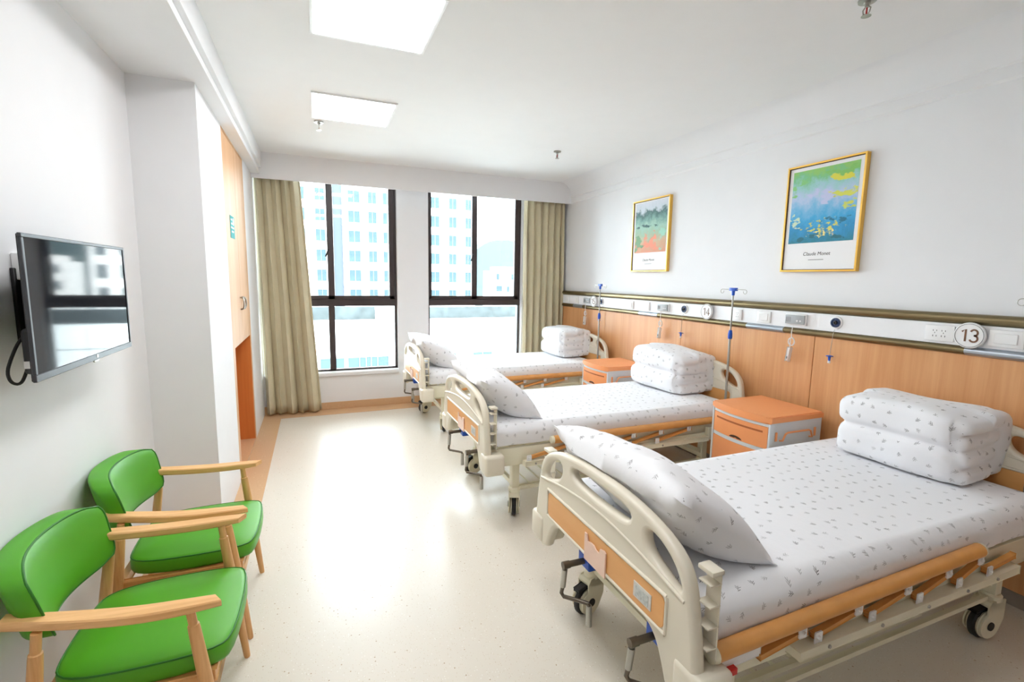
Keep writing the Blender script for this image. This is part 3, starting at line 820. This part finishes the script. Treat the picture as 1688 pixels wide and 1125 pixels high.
def quilt(cx, y0, y1, seed, label, W=.43, H=.345, z0=.668):
    """folded quilt: two soft rolls stacked, the folded layers showing on the end faces"""
    rnd = random.Random(seed); bm = B(); h = W / 2; ph = [rnd.uniform(0, 6) for _ in range(8)]
    q = H / 4
    for k in range(2):        # two outer rolls, closed at the front
        r0 = box(bm, (-h + (.012 if k else 0), y0 + .035, 2 * q * k + .002), (h - .02, y1 - .035, 2 * q * (k + 1) - .002), .055, 6)
    box(bm, (-h + .09, y0 + .03, .03), (h - .01, y1 - .03, H - .03), .03, 3)
    for k in range(4):        # inner layers, open at both ends
        e = rnd.uniform(-.006, .006)
        box(bm, (-h + .035, y0 + .004 + e, q * k + .005), (h * .50, y1 - .034 + e, q * (k + 1) - .005), .034, 5)
    box(bm, (h * .42, y0 + .010, .012), (h, y1 - .010, H - .012), .035, 5)
    bmesh.ops.recalc_face_normals(bm, faces=bm.faces[:])
    me = bpy.data.meshes.new('quilt_blocks'); bm.to_mesh(me); bm.free()
    ob = bpy.data.objects.new('quilt_blocks', me); COL.objects.link(ob)
    md = ob.modifiers.new('r', 'REMESH'); md.mode = 'VOXEL'; md.voxel_size = .0095
    sm = ob.modifiers.new('s', 'SMOOTH'); sm.iterations = 5; sm.factor = .5
    dg = bpy.context.evaluated_depsgraph_get(); out = bpy.data.meshes.new_from_object(ob.evaluated_get(dg))
    bpy.data.objects.remove(ob); bpy.data.meshes.remove(me)
    L = y1 - y0; ym = (y0 + y1) / 2
    for v in out.vertices:
        x, y, z = v.co; f = max(0, z / H); t_ = 2 * (y - ym) / L
        v.co.z += (.010 * math.sin(4.2 * y + ph[1]) + .005 * math.sin(12 * y + 7 * x + ph[2]) - .030 * abs(t_) ** 3 * (x < 0) - .012 * abs(t_) ** 3) * f ** 2 + .012 * f * math.cos(x / h * 1.5)
        v.co.x += (.007 * math.sin(9 * y + ph[0] + 5 * z) + .004 * math.sin(21 * y + 9 * z)) * (1 if x < 0 else .3)
        v.co.y += .008 * math.sin(15 * z + 11 * x + ph[3]) * (1 if abs(t_) > .8 else 0)
    out.name = 'folded_quilt'; finish(out, 80); box_uv(out); out.materials.clear(); out.materials.append(M_cloth)
    o = link(bpy.data.objects.new('folded_quilt', out)); o.location = (cx, 0, z0)
    tag(o, label, 'quilt', 'folded quilts'); return o

where = ('nearest the camera', 'on the middle bed', 'on the farthest bed')
for k, y in enumerate(BY):
    mattress(y, k + 1, ('leaf print sheeted mattress on the bed nearest the camera', 'leaf print sheeted mattress on the middle bed', 'leaf print sheeted mattress on the bed by the window')[k])
    pillow(y, k + 11, ('plump leaf print pillow leaning on the nearest footboard', 'leaf print pillow leaning on the middle bed footboard', 'leaf print pillow leaning on the farthest footboard')[k])
quilt(2.905, 1.165, 1.80, 5, 'folded leaf print quilt at the head of the nearest bed')
quilt(2.915, 3.04, 3.80 - .06, 6, 'folded leaf print quilt at the head of the middle bed')
quilt(2.905, 5.03, 5.66, 7, 'folded leaf print quilt at the head of the farthest bed')

# ------------------------------------------------------------------ bedside cabinets
def make_cabinet(label):
    t = thing('bedside_cabinet', label, 'bedside cabinet', (0, 0, 0), 0, 'orange bedside cabinets')
    bow = lambda y, d=.035: -.235 - d * (1 - (y / .24) ** 2)
    def front(hw, inset): return [(bow(-hw + 2 * hw * k / 14) + inset, -hw + 2 * hw * k / 14) for k in range(15)]
    bm = B(); prism(bm, chaikin(front(.245, -.006) + [(.235, .245), (.235, -.245)], 0), .712, .758, 'z'); es = bm.edges[:]; bmesh.ops.bevel(bm, geom=[e for e in es if abs(e.verts[0].co.z - e.verts[1].co.z) < 1e-5], offset=.008, segments=2, affect='EDGES')
    obj('top', bm, M_orange, t, 35)
    # grey body: back, sides, base and front frame bars
    bm = B()
    box(bm, (-.232, -.238, .03), (.23, -.222, .716)); box(bm, (-.232, .222, .03), (.23, .238, .716)); box(bm, (.215, -.224, .03), (.23, .224, .712))
    for z0, z1 in ((.03, .06), (.522, .546), (.692, .712)): prism(bm, front(.2215, .002) + [(.2, .2215), (.2, -.2215)], z0, z1, 'z')
    for s in (-1, 1): box(bm, (-.243, min(s * .224, s * .239), .03), (-.2, max(s * .224, s * .239), .712), .003, 1)
    obj('body', bm, M_grey, t)
    for nm, z0, z1 in (('drawer', .548, .690), ('door', .062, .520)):
        bm = B(); A = front(.221, .0)
        prism(bm, A + [(x + .03, y) for x, y in A[::-1]], z0, z1, 'z')
        d = obj(nm, bm, M_orange, t, 35)
        if nm == 'drawer':
            bm = B(); pts = [(x - .001, y) for x, y in front(.19, 0)]
            for zc, hh in ((.655, .006),): prism(bm, pts + [(x + .004, y) for x, y in pts[::-1]], zc - hh, zc + hh, 'z')
            obj('grip_groove', bm, M_slot, d, 35)
            bm = B(); q = [(x - .0015, y) for x, y in front(.05, 0)]
            top_ = [bm.verts.new((bow(y) - .0015, y, .549 + .024 * math.sqrt(max(0, 1 - (y / .055) ** 2)))) for y in [-.054 + .108 * k / 14 for k in range(15)]]
            bm.faces.new(top_[::-1]); obj('finger_notch', bm, M_gap, d, 0)
        else:
            bm = B(); tube(bm, [(bow(.12) - .001, .10, .36), (bow(.1) - .022, .10, .36), (bow(.1) - .022, .10, .26), (bow(.12) - .001, .10, .26)], .006, 8); obj('handle', bm, M_orange, d)
    for s in (-1, 1):   # side towel rail and hook strip
        y = s * .239
        bm = B(); tube(bm, [(-.15, y, .60), (-.15, y + s * .02, .605), (-.13, y + s * .022, .648), (-.11, y + s * .022, .655), (.08, y + s * .022, .655), (.1, y + s * .022, .648), (.12, y + s * .02, .605), (.12, y, .60)], .006, 8); obj('towel_rail', bm, M_orange, t)
        for x in (-.19, .165):
            bm = B(); box(bm, (x - .009, min(y, y + s * .008), .60), (x + .009, max(y, y + s * .008), .66), .003, 1); obj('hook', bm, M_orange, t)
    for a in (-.19, .19):
        for b_ in (-.19, .19):
            bm = B(); lathe(bm, [(0, 0), (.02, 0), (.02, .02), (.012, .031), (0, .031)], (a, b_, 0), 'z', 14); obj('foot', bm, M_black, t)
    return t
cb = make_cabinet('orange topped bedside cabinet between the nearest and middle beds'); cb.location = (2.875, 2.345, 0)
c3 = copy_tree(cb); c3.location = (2.87, 4.175, 0); c3['label'] = 'orange topped bedside cabinet between the middle and farthest beds'

# ------------------------------------------------------------------ drip stands
def make_pole(label):
    t = thing('drip_stand', label, 'drip stand', (0, 0, 0), 0, 'drip stands at the bed heads')
    bm = B(); tube(bm, [(0, 0, .37), (0, 0, 1.17)], .0095, 14); obj('lower_pole', bm, M_steel, t)
    bm = B(); tube(bm, [(0, 0, 1.16), (0, 0, 1.53)], .0065, 12); obj('upper_pole', bm, M_steel, t)
    bm = B(); lathe(bm, [(0, 1.155), (.014, 1.155), (.017, 1.165), (.017, 1.195), (.012, 1.225), (0, 1.225)], n=16); obj('height_clamp', bm, M_blue, t)
    bm = B(); lathe(bm, [(0, 1.50), (.011, 1.50), (.013, 1.53), (.013, 1.545), (0, 1.545)], n=14); box(bm, (-.014, -.032, 1.535), (.014, .032, 1.560), .004); obj('hook_head', bm, M_blue, t)
    for s in (-1, 1):
        ring = [(0, s * (.112 + .016 * math.sin(a)), 1.531 + .016 * math.cos(a)) for a in [k * 2 * PI / 14 for k in range(12)]]
        bm = B(); tube(bm, [(0, s * .03, 1.547)] + ring, .0022, 8); obj('hook', bm, M_steel, t)
    return t
pole = make_pole('steel drip stand with blue fittings at the middle bed head')
pole.location = (3.05, BY[1] - .495 + .115, 0)
PV = -.38
pole.location = (3.05, BY[1] + PV, 0)
p2 = copy_tree(pole); p2.location = (3.05, BY[2] + PV, 0); p2['label'] = 'steel drip stand with blue fittings at the farthest bed head'
p3 = copy_tree(pole); p3.location = (3.05, BY[0] + PV, 0); p3['label'] = 'drip stand at the nearest bed, only its hook showing at the right edge'

# ------------------------------------------------------------------ bed-head service trunking
XT = 3.18
tk = thing('bed_head_trunking', 'long white service trunking with bronze rails along the right wall', 'trunking', (XR, 0, 0))
y0, y1 = YN + .01, 5.95
bm = B(); box(bm, (-.05, y0, 1.285), (-.0005, y1, 1.40), .002, 1); obj('front_cover', bm, M_trunk, tk)
def rail_prof(zc, h, d): return [(-.0005, zc - h), (-.04, zc - h), (-.052, zc - h * .8), (-d, zc - h * .35), (-d, zc + h * .35), (-.052, zc + h * .8), (-.04, zc + h), (-.0005, zc + h)]
bm = B(); prism(bm, chaikin(rail_prof(1.428, .028, .064), 1), y0, y1, 'y'); obj('top_rail', bm, M_bronze, tk, 30)
bm = B(); prism(bm, chaikin(rail_prof(1.262, .024, .064), 1), y0, y1, 'y'); obj('bottom_rail', bm, M_bronze, tk, 30)
for a, c in ((.75, 1.435), (2.51, 2.84), (3.93, 4.23), (5.40, 5.64)):
    bm = B(); prism(bm, chaikin(rail_prof(1.262, .0255, .066), 1), a, c, 'y'); obj('rail_insert', bm, M_silver, tk, 30)

XF = XR - .05
Mx = Matrix(((0, 0, -1, 0), (-1, 0, 0, 0), (0, 1, 0, 0), (0, 0, 0, 1)))   # text in the wall plane, read from -x
def textm(x, y, z): return Matrix.Translation((x, y, z)) @ Mx
def ribbon(bm, pts, w, x0, x1):
    """flat stroke of width w in the y-z plane (y mirrored so it reads from -x)"""
    L_, R_ = [], []
    for i, p in enumerate(pts):
        a, c = pts[max(i - 1, 0)], pts[min(i + 1, len(pts) - 1)]
        d = Vector((c[0] - a[0], c[1] - a[1])).normalized(); n = Vector((-d.y, d.x)) * w / 2
        L_.append((p[0] + n.x, p[1] + n.y)); R_.append((p[0] - n.x, p[1] - n.y))
    for i in range(len(pts) - 1):
        prism(bm, [(-q[0], q[1]) for q in (L_[i], L_[i + 1], R_[i + 1], R_[i])], x0, x1, 'x')
def arc(cx, cz, rx, rz, a0, a1, n=14): return [(cx + rx * math.cos(math.radians(a0 + (a1 - a0) * k / n)), cz + rz * math.sin(math.radians(a0 + (a1 - a0) * k / n))) for k in range(n + 1)]
STROKES = {'1': [[(-.010, .016), (.004, .0265), (.004, -.027)]],
           '3': [arc(0, .013, .013, .0135, 160, -88), arc(0, -.0125, .0145, .0145, 90, -160)],
           '4': [[(.006, -.027), (.006, .026), (-.016, -.012), (.017, -.012)]],
           '5': [[(.013, .0255), (-.010, .0255), (-.012, .003)] + arc(0, -.0095, .0145, .0165, 140, -150)]}
def digits(s, m, t):
    bm = B()
    for k, c in enumerate(s):
        off = (-.020, .020)[k]
        for st in STROKES[c]: ribbon(bm, [(p[0] * 1.15 + off, p[1] * 1.18) for p in st], .0086, -.0152, -.0138)
    obj('number', bm, m, t, 0)
def number_disc(y, s, label, big=1.0):
    t = thing('number_sign', label, 'bed number sign', (XF - .0150, y, 1.345), 0, 'bed number signs')
    bm = B(); lathe(bm, [(0, .0145), (.03, .0145), (.03, -.0005), (.068, -.0005), (.068, -.010), (.064, -.014), (0, -.014)], (0, 0, 0), 'x', 40); obj('disc', bm, M_white, t)
    bm = B(); tube(bm, [(-.0145, .0605 * math.cos(a), .0605 * math.sin(a)) for a in [k * 2 * PI / 40 for k in range(40)]], .0012, 6, closed=True); obj('ring', bm, M_greyink, t)
    digits(s, M_ink, t)
number_disc(1.415, '13', 'round white bed number sign reading 13')
number_disc(3.255, '14', 'round white bed number sign reading 14')
number_disc(5.115, '15', 'round white bed number sign half hidden by the farthest drip stand')

def plate_box(t, w, h, m=M_white, d=.012):
    bm = B(); box(bm, (-d, -w / 2, -h / 2), (-.0005, w / 2, h / 2), .004); return obj('face_plate', bm, m, t)
def socket(y, label, double=False):
    t = thing('power_socket', label, 'socket', (XF, y, 1.342), 0, 'power sockets in the trunking')
    plate_box(t, .136 if double else .086, .086)
    bm = B()
    for c in ((.02, -.02) if double else (0,)):
        for a, z in ((.008, .014), (-.008, .014)): box(bm, (-.0126, c + a - .0013, z - .004), (-.0119, c + a + .0013, z + .004))
        box(bm, (-.0126, c - .0013, -.002), (-.0119, c + .0013, .005))
        for a in (.008, -.008): box(bm, (-.0126, c + a - .0014, -.02), (-.0119, c + a + .0014, -.011))
    obj('pin_holes', bm, M_blackink if double else M_greyink, t, 0)
def switch(y, label, w=.136):
    t = thing('wall_switch', label, 'switch', (XF, y, 1.342), 0, 'wall switches in the trunking')
    p = plate_box(t, w, .086)
    bm = B(); box(bm, (-.017, -w * .33, -.026), (-.011, w * .33, .026), .002, 1); obj('rocker', bm, M_white, t)
def call_unit(y, label):
    t = thing('nurse_call_unit', label, 'nurse call', (XF, y, 1.345), 0, 'nurse call units')
    bm = B(); box(bm, (-.016, -.082, -.04), (-.0005, .082, .04), .004); obj('back_plate', bm, M_white, t)
    bm = B(); box(bm, (-.026, -.074, -.032), (-.015, .074, .032), .004); p = obj('panel', bm, M_greyp, t)
    bm = B()
    for k in range(5): box(bm, (-.0268, .03 + .008 * k, -.018), (-.0255, .033 + .008 * k, .018))
    obj('speaker_slots', bm, M_greyink, p, 0)
    bm = B()
    for a in (-.02, -.045): lathe(bm, [(0, -.026), (.007, -.026), (.006, -.0285), (0, -.0285)], (0, a, -.008), 'x', 12)
    obj('button', bm, M_white, p)
    bm = B(); pts = [(-.03, .005, -.04), (-.035, .006, -.09), (-.03, .008, -.13)]
    pts += [(-.033 - .004 * math.sin(a * 1.7), .002 + .024 * math.sin(a), -.158 + .028 * math.cos(a)) for a in [k * .5 for k in range(27)]]
    pts += [(-.032, .012, -.19), (-.03, .013, -.21)]
    tube(bm, pts, .003, 8); c = obj('cord', bm, M_white, t)
    bm = B(); bar(bm, (-.03, .013, -.205), (-.03, .024, -.30), .018, .022, (0, 1, 0), .006); obj('handset', bm, M_white, t)
    bm = B(); bar(bm, (-.042, .021, -.268), (-.042, .0225, -.284), .008, .003, (0, 1, 0)); obj('call_button', bm, M_greyink, t)
def gas_outlet(y, label):
    t = thing('oxygen_outlet', label, 'gas outlet', (XF, y, 1.348), 0, 'oxygen outlets')
    bm = B(); lathe(bm, [(0, -.0005), (.043, -.0005), (.041, -.008), (.034, -.010), (0, -.010)], axis='x', n=32); obj('collar', bm, M_white, t)
    bm = B(); lathe(bm, [(.014, -.010), (.032, -.010), (.031, -.017), (.024, -.018), (.022, -.012), (.014, -.012)], axis='x', n=32); obj('ring', bm, mat('navy plastic', (40, 58, 96), .35) if 'navy plastic' not in bpy.data.materials else bpy.data.materials['navy plastic'], t)
    bm = B(); lathe(bm, [(0, -.010), (.013, -.010), (.012, -.020), (.006, -.021), (.005, -.015), (0, -.015)], axis='x', n=24); obj('valve', bm, M_blackink, t)
    bm = B(); tube(bm, [(-.014, .0, -.045), (-.025, .0, -.08), (-.024, .004, -.15), (-.022, .010, -.218)], .0016, 6); obj('chain', bm, M_steel, t)
    bm = B(); lathe(bm, [(0, -.256), (.006, -.256), (.009, -.236), (.009, -.228), (.022, -.226), (.022, -.222), (.006, -.219), (0, -.216)], (-.022, .010, 0), 'z', 16); obj('plug', bm, M_blue, t)
    bm = B(); lathe(bm, [(.006, -.272), (.009, -.27), (.008, -.255), (.005, -.256)], (-.022, .010, 0), 'z', 14); obj('nozzle', bm, M_white, t)
socket(1.555, 'white double power socket left of sign 13', True)
switch(1.275, 'white wall switch right of sign 13')
gas_outlet(2.13, 'round oxygen outlet with hanging blue plug nearest sign 13')
call_unit(2.415, 'grey nurse call unit with coiled white cord above the near cabinet')
switch(2.685, 'white wall switch under the large picture, left of the nearest call unit', .12)
socket(2.935, 'white power socket beside the middle drip stand')
gas_outlet(3.55, 'round oxygen outlet with hanging blue plug left of sign 14')
call_unit(3.84, 'grey nurse call unit with coiled white cord above the middle quilt')
socket(4.10, 'white power socket left of the middle nurse call unit')
switch(4.39, 'white wall switch above the far cabinet', .12)
gas_outlet(4.965, 'oxygen outlet beside the farthest drip stand')
call_unit(5.28, 'grey nurse call unit above the farthest quilt')
socket(5.55, 'white power socket left of the farthest nurse call unit')
switch(5.80, 'white wall switch at the curtain end of the trunking', .10)

# ------------------------------------------------------------------ pictures
def paint(name, bands, fields):
    """abstract painting: vertical gradient bands in generated coords broken up by noise, plus dabs"""
    m, N, L, b = nt(name)
    tc = N.new('ShaderNodeTexCoord'); sep = N.new('ShaderNodeSeparateXYZ'); L.new(tc.outputs['Generated'], sep.inputs[0])
    no = N.new('ShaderNodeTexNoise'); no.inputs['Scale'].default_value = 6; no.inputs['Detail'].default_value = 8; no.inputs['Roughness'].default_value = .7
    L.new(tc.outputs['Generated'], no.inputs['Vector'])
    mul = N.new('ShaderNodeMath'); mul.operation = 'MULTIPLY_ADD'; mul.inputs[1].default_value = .55; L.new(no.outputs['Fac'], mul.inputs[0])
    add = N.new('ShaderNodeMath'); add.operation = 'ADD'; add.inputs[1].default_value = -.275; L.new(sep.outputs[2], add.inputs[0]); L.new(add.outputs[0], mul.inputs[2])
    r = N.new('ShaderNodeValToRGB'); L.new(mul.outputs[0], r.inputs['Fac'])
    el = r.color_ramp.elements
    el[0].position, el[0].color = bands[0][0], S(bands[0][1]); el[1].position, el[1].color = bands[-1][0], S(bands[-1][1])
    for p, c in bands[1:-1]: e = el.new(p); e.color = S(c)
    cur = r.outputs['Color']
    for (cy, cz, ry, rz, c, sc_, thr) in fields:
        mp = N.new('ShaderNodeMapping'); mp.inputs['Scale'].default_value = (1, sc_ * .5, sc_); L.new(tc.outputs['Generated'], mp.inputs['Vector'])
        n2 = N.new('ShaderNodeTexNoise'); n2.inputs['Scale'].default_value = 1; n2.inputs['Detail'].default_value = 3; L.new(mp.outputs['Vector'], n2.inputs['Vector'])
        def M(op, a, k):
            q = N.new('ShaderNodeMath'); q.operation = op
            for i, v in enumerate((a, k)):
                if isinstance(v, (int, float)): q.inputs[i].default_value = v
                else: L.new(v, q.inputs[i])
            return q.outputs[0]
        dy = M('DIVIDE', M('SUBTRACT', sep.outputs[1], cy), ry); dz = M('DIVIDE', M('SUBTRACT', sep.outputs[2], cz), rz)
        d = M('ADD', M('MULTIPLY', dy, dy), M('MULTIPLY', dz, dz))
        f = M('SUBTRACT', M('SUBTRACT', n2.outputs['Fac'], thr), M('MULTIPLY', d, .22))
        f2 = N.new('ShaderNodeMath'); f2.operation = 'MULTIPLY'; f2.use_clamp = True; f2.inputs[1].default_value = 14; L.new(f, f2.inputs[0])
        mx = N.new('ShaderNodeMix'); mx.data_type = 'RGBA'; L.new(f2.outputs[0], mx.inputs['Factor']); L.new(cur, mx.inputs['A']); mx.inputs['B'].default_value = S(c)
        cur = mx.outputs['Result']
    L.new(cur, b.inputs['Base Color']); b.inputs['Roughness'].default_value = .6
    return m
# generated y runs 0 (near, right in view) .. 1 (far, left in view)
M_art1 = paint('blue green abstract painting', [(.0, (24, 120, 140)), (.16, (34, 136, 186)), (.32, (56, 158, 206)), (.48, (120, 178, 214)), (.62, (176, 192, 220)), (.78, (150, 196, 196)), (.90, (120, 186, 130)), (1., (140, 190, 100))],
               [(.55, .62, .28, .18, (188, 192, 222), 8, .42), (.25, .90, .4, .10, (128, 186, 96), 9, .40), (.22, .83, .28, .06, (214, 206, 70), 14, .38), (.16, .63, .28, .07, (206, 208, 84), 16, .38), (.10, .46, .18, .08, (200, 206, 90), 16, .42),
                (.5, .20, .5, .16, (208, 204, 96), 26, .50), (.5, .12, .4, .10, (240, 222, 130), 30, .53), (.93, .30, .13, .13, (198, 214, 184), 20, .42), (.25, .28, .3, .07, (22, 104, 130), 18, .46), (.92, .82, .16, .2, (130, 192, 120), 10, .42), (.6, .06, .6, .06, (16, 100, 116), 12, .46)])
M_art2 = paint('green orange abstract painting', [(.0, (206, 140, 110)), (.2, (196, 160, 126)), (.38, (150, 178, 150)), (.52, (150, 188, 172)), (.66, (110, 150, 140)), (.78, (52, 92, 92)), (.86, (196, 206, 214)), (1., (206, 212, 222))],
               [(.5, .2, .3, .3, (222, 136, 108), 10, .40), (.88, .2, .2, .2, (110, 150, 110), 10, .42), (.12, .3, .14, .3, (150, 200, 180), 9, .40), (.62, .52, .4, .05, (46, 84, 80), 10, .44)])
def picture(y0, y1, z0, z1, az0, az1, art, label, s):
    t = thing('framed_picture', label, 'picture', (XR, (y0 + y1) / 2, z0), 0, 'framed pictures on the right wall')
    hw, H = (y1 - y0) / 2, z1 - z0; fw = .012
    bm = B()
    for a, c in (((-hw, 0), (hw, fw)), ((-hw, H - fw), (hw, H)), ((-hw, fw), (-hw + fw, H - fw)), ((hw - fw, fw), (hw, H - fw))): box(bm, (-.036, a[0], a[1]), (-.001, c[0], c[1]), .001, 1)
    obj('frame', bm, M_gold, t)
    bm = B()
    for a, c in (((-hw + fw, fw), (hw - fw, fw + .004)), ((-hw + fw, H - fw - .004), (hw - fw, H - fw)), ((-hw + fw, fw), (-hw + fw + .004, H - fw)), ((hw - fw - .004, fw), (hw - fw, H - fw))): box(bm, (-.029, a[0], a[1]), (-.02, c[0], c[1]))
    obj('inner_edge', bm, M_gap, t, 0)
    bm = B(); box(bm, (-.024, -hw + fw, fw), (-.004, hw - fw, H - fw)); obj('mount', bm, M_paper, t, 0)
    bm = B(); box(bm, (-.0252, -hw + .042, az0 - z0), (-.0238, hw - .042, az1 - z0)); obj('print', bm, art, t, 0)
    text('caption', s, .034, M_blackink, t, textm(-.0246, 0.01, (az0 - z0) * .56 + .01), depth=.0004, shear=.15)
    bm = B(); box(bm, (-.0248, -.045, (az0 - z0) * .40), (-.0238, .065, (az0 - z0) * .40 + .004)); obj('caption_rule', bm, M_greyink, t, 0)
picture(2.055, 2.60, 1.685, 2.425, 1.885, 2.385, M_art1, 'gold framed blue and green abstract picture above the nearest cabinet', 'Claude Monet')
picture(3.86, 4.445, 1.70, 2.437, 1.896, 2.41, M_art2, 'gold framed green and orange abstract picture near the far drip stand', 'Claude Monet')

# ------------------------------------------------------------------ outside
bm = B(); box(bm, (-80, 7.5, -12.2), (160, 260, -12)); struct('ground', bm, M_ground)
tw = thing('apartment_tower', 'pale apartment tower with rows of blue windows outside', 'building', (0, 80, -12))
bm = B()
box(bm, (-9, 0, 0), (2.9, 14, 44)); box(bm, (4.3, 0, 0), (25.7, 14, 44)); box(bm, (2.9, .8, 0), (4.3, 14, 44)); obj('wall', bm, M_facade, tw, 0)
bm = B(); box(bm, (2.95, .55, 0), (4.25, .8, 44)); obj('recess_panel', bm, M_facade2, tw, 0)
bm = B()
for k in range(15): box(bm, (-9, -.12, 3.05 + 3.02 * k), (2.9, 0, 3.35 + 3.02 * k)); box(bm, (4.3, -.12, 3.05 + 3.02 * k), (25.7, 0, 3.35 + 3.02 * k))
obj('floor_band', bm, M_facade, tw, 0)
cols = [(-4.6, 1.5), (-1.6, 1.2), (1.1, 1.4), (6.0, 1.8), (8.75, 1.3), (11.0, 1.3), (15.2, 1.3), (18.7, 1.5), (21.7, 1.3), (24.4, 1.05)]
proto = None
for cx_, w in cols:
    for k in range(7):
        z = 12 + 12.9 + .85 - 3.02 * (k - .02) - 0
        if proto is None:
            bm = B()
            for a, c in (((-.5, -.06), (-.46, 0)), ((.46, -.06), (.5, 0)), ((-.02, -.05), (.02, 0))): box(bm, (a[0], a[1], -.85), (c[0], c[1], .85))
            box(bm, (-.5, -.06, -.9), (.5, 0, -.85)); box(bm, (-.5, -.06, .85), (.5, 0, .9))
            fo = obj('window', bm, M_bframe, tw, 0); proto = fo
            bm = B(); box(bm, (-.46, -.03, -.85), (.46, -.005, .85)); obj('pane', bm, M_bglass, fo, 0)
            o = fo
        else:
            o = copy_tree(proto, tw)
        o.location = (cx_, 0, z); o.scale = (w, 1, 1)
lb = thing('low_building', 'low white building with weathered parapet just outside the windows', 'building', (0, 18, -12))
bm = B(); box(bm, (-8, 0, 0), (18, 9, 12.0)); obj('wall', bm, M_concrete, lb, 0)
bm = B(); box(bm, (-8, .5, 12.0), (2.05, .75, 12.5)); box(bm, (2.7, .5, 12.0), (18, .75, 12.47)); obj('parapet', bm, M_roofgrey, lb, 0)
bm = B(); box(bm, (-8, .1, 12.0), (18, .5, 12.03)); box(bm, (2.05, .2, 12.03), (2.7, .5, 12.42)); tube(bm, [(-8, .6, 12.56), (18, .6, 12.56)], .02, 8); obj('coping', bm, M_concrete, lb, 0)
bm = B()
for x in (-2.4, -.6, 1.2, 3.0, 4.8, 6.6): box(bm, (x, -.004, 10.2), (x + .02, 0.001, 11.95))
box(bm, (-8, -.004, 11.3), (18, 0.001, 11.32)); obj('panel_joints', bm, M_roofgrey, lb, 0)
pw = None
for x in (-1.0, .5, 1.42, 2.05, 4.6, 6.1):
    if pw is None:
        bm = B()
        for a, c in (((-.42, 0), (-.39, .9)), ((.39, 0), (.42, .9)), ((-.42, -.03), (.42, 0)), ((-.42, .9), (.42, .93)), ((-.015, 0), (.015, .9))): box(bm, (a[0], -.05, a[1]), (c[0], 0, c[1]))
        pw = obj('window', bm, M_bframe, lb, 0); bm = B(); box(bm, (-.39, -.03, 0), (.39, -.004, .9)); obj('pane', bm, M_bglass, pw, 0); o = pw
    else: o = copy_tree(pw, lb)
    o.location = (x, 0, 9.8)
hs = thing('distant_house', 'pale low house far off below the hill', 'building', (57.5, 150, -12))
bm = B(); box(bm, (-3.2, 0, 0), (12, 10, 16.2)); box(bm, (-1, 2, 16.2), (7, 9, 17.6)); obj('wall', bm, M_facade, hs, 0)
for x, z, w in ((-1.5, 14.3, 1), (3.8, 14.3, 1.1), (-1, 10.4, 2.1), (2.2, 10.2, .9), (4.6, 10.2, 1.1)):
    bm = B(); box(bm, (x - w / 2, -.1, z - 1), (x + w / 2, .02, z + 1)); obj('window', bm, M_bglass, hs, 0)
hl = B(); rnd = random.Random(4)
P0 = [(20, 0), (40, 10), (50, 22), (58, 29), (68, 30), (82, 27), (100, 33), (130, 24), (160, 12), (200, 0)]
prism(hl, chaikin(P0, 2, False), 0, 60, 'y'); o = obj('hill', hl, M_hill, None, 40); o.location = (8, 190, -12); tag(o, 'hazy pale green hill on the horizon outside the right window', 'hill')

# ------------------------------------------------------------------ light, camera
w = bpy.data.worlds.new('World'); sc.world = w; w.use_nodes = True
bg = w.node_tree.nodes['Background']; bg.inputs['Color'].default_value = (.85, .925, 1.0, 1); bg.inputs['Strength'].default_value = SKY_STRENGTH

f = 794.0
def unit(v): v = Vector(v); v.normalize(); return v
yv = unit((518 - 844, -(455 - 562.5), -f)); xv = Vector((2800 - 844, -(492 - 562.5), -f)); xv = xv - yv * xv.dot(yv); xv.normalize(); zv = xv.cross(yv)
R = Matrix((xv, yv, zv))
cam = bpy.data.cameras.new('Camera'); cam.sensor_width = 36; cam.sensor_fit = 'HORIZONTAL'; cam.lens = 36 * f / 1688; cam.clip_start = .02; cam.clip_end = 600
co = bpy.data.objects.new('Camera', cam); COL.objects.link(co)
co.matrix_world = Matrix.Translation((0, 0, 1.6)) @ R.to_4x4()
sc.camera = co
sc.view_settings.view_transform = 'Standard'; sc.view_settings.look = 'None'; sc.view_settings.gamma = 1; sc.view_settings.use_curve_mapping = False
sc.view_settings.exposure = 0.55
cy = sc.cycles
cy.max_bounces = 10; cy.diffuse_bounces = 6; cy.glossy_bounces = 4; cy.transmission_bounces = 4; cy.transparent_max_bounces = 8
cy.use_denoising = True; cy.sample_clamp_indirect = 6.0
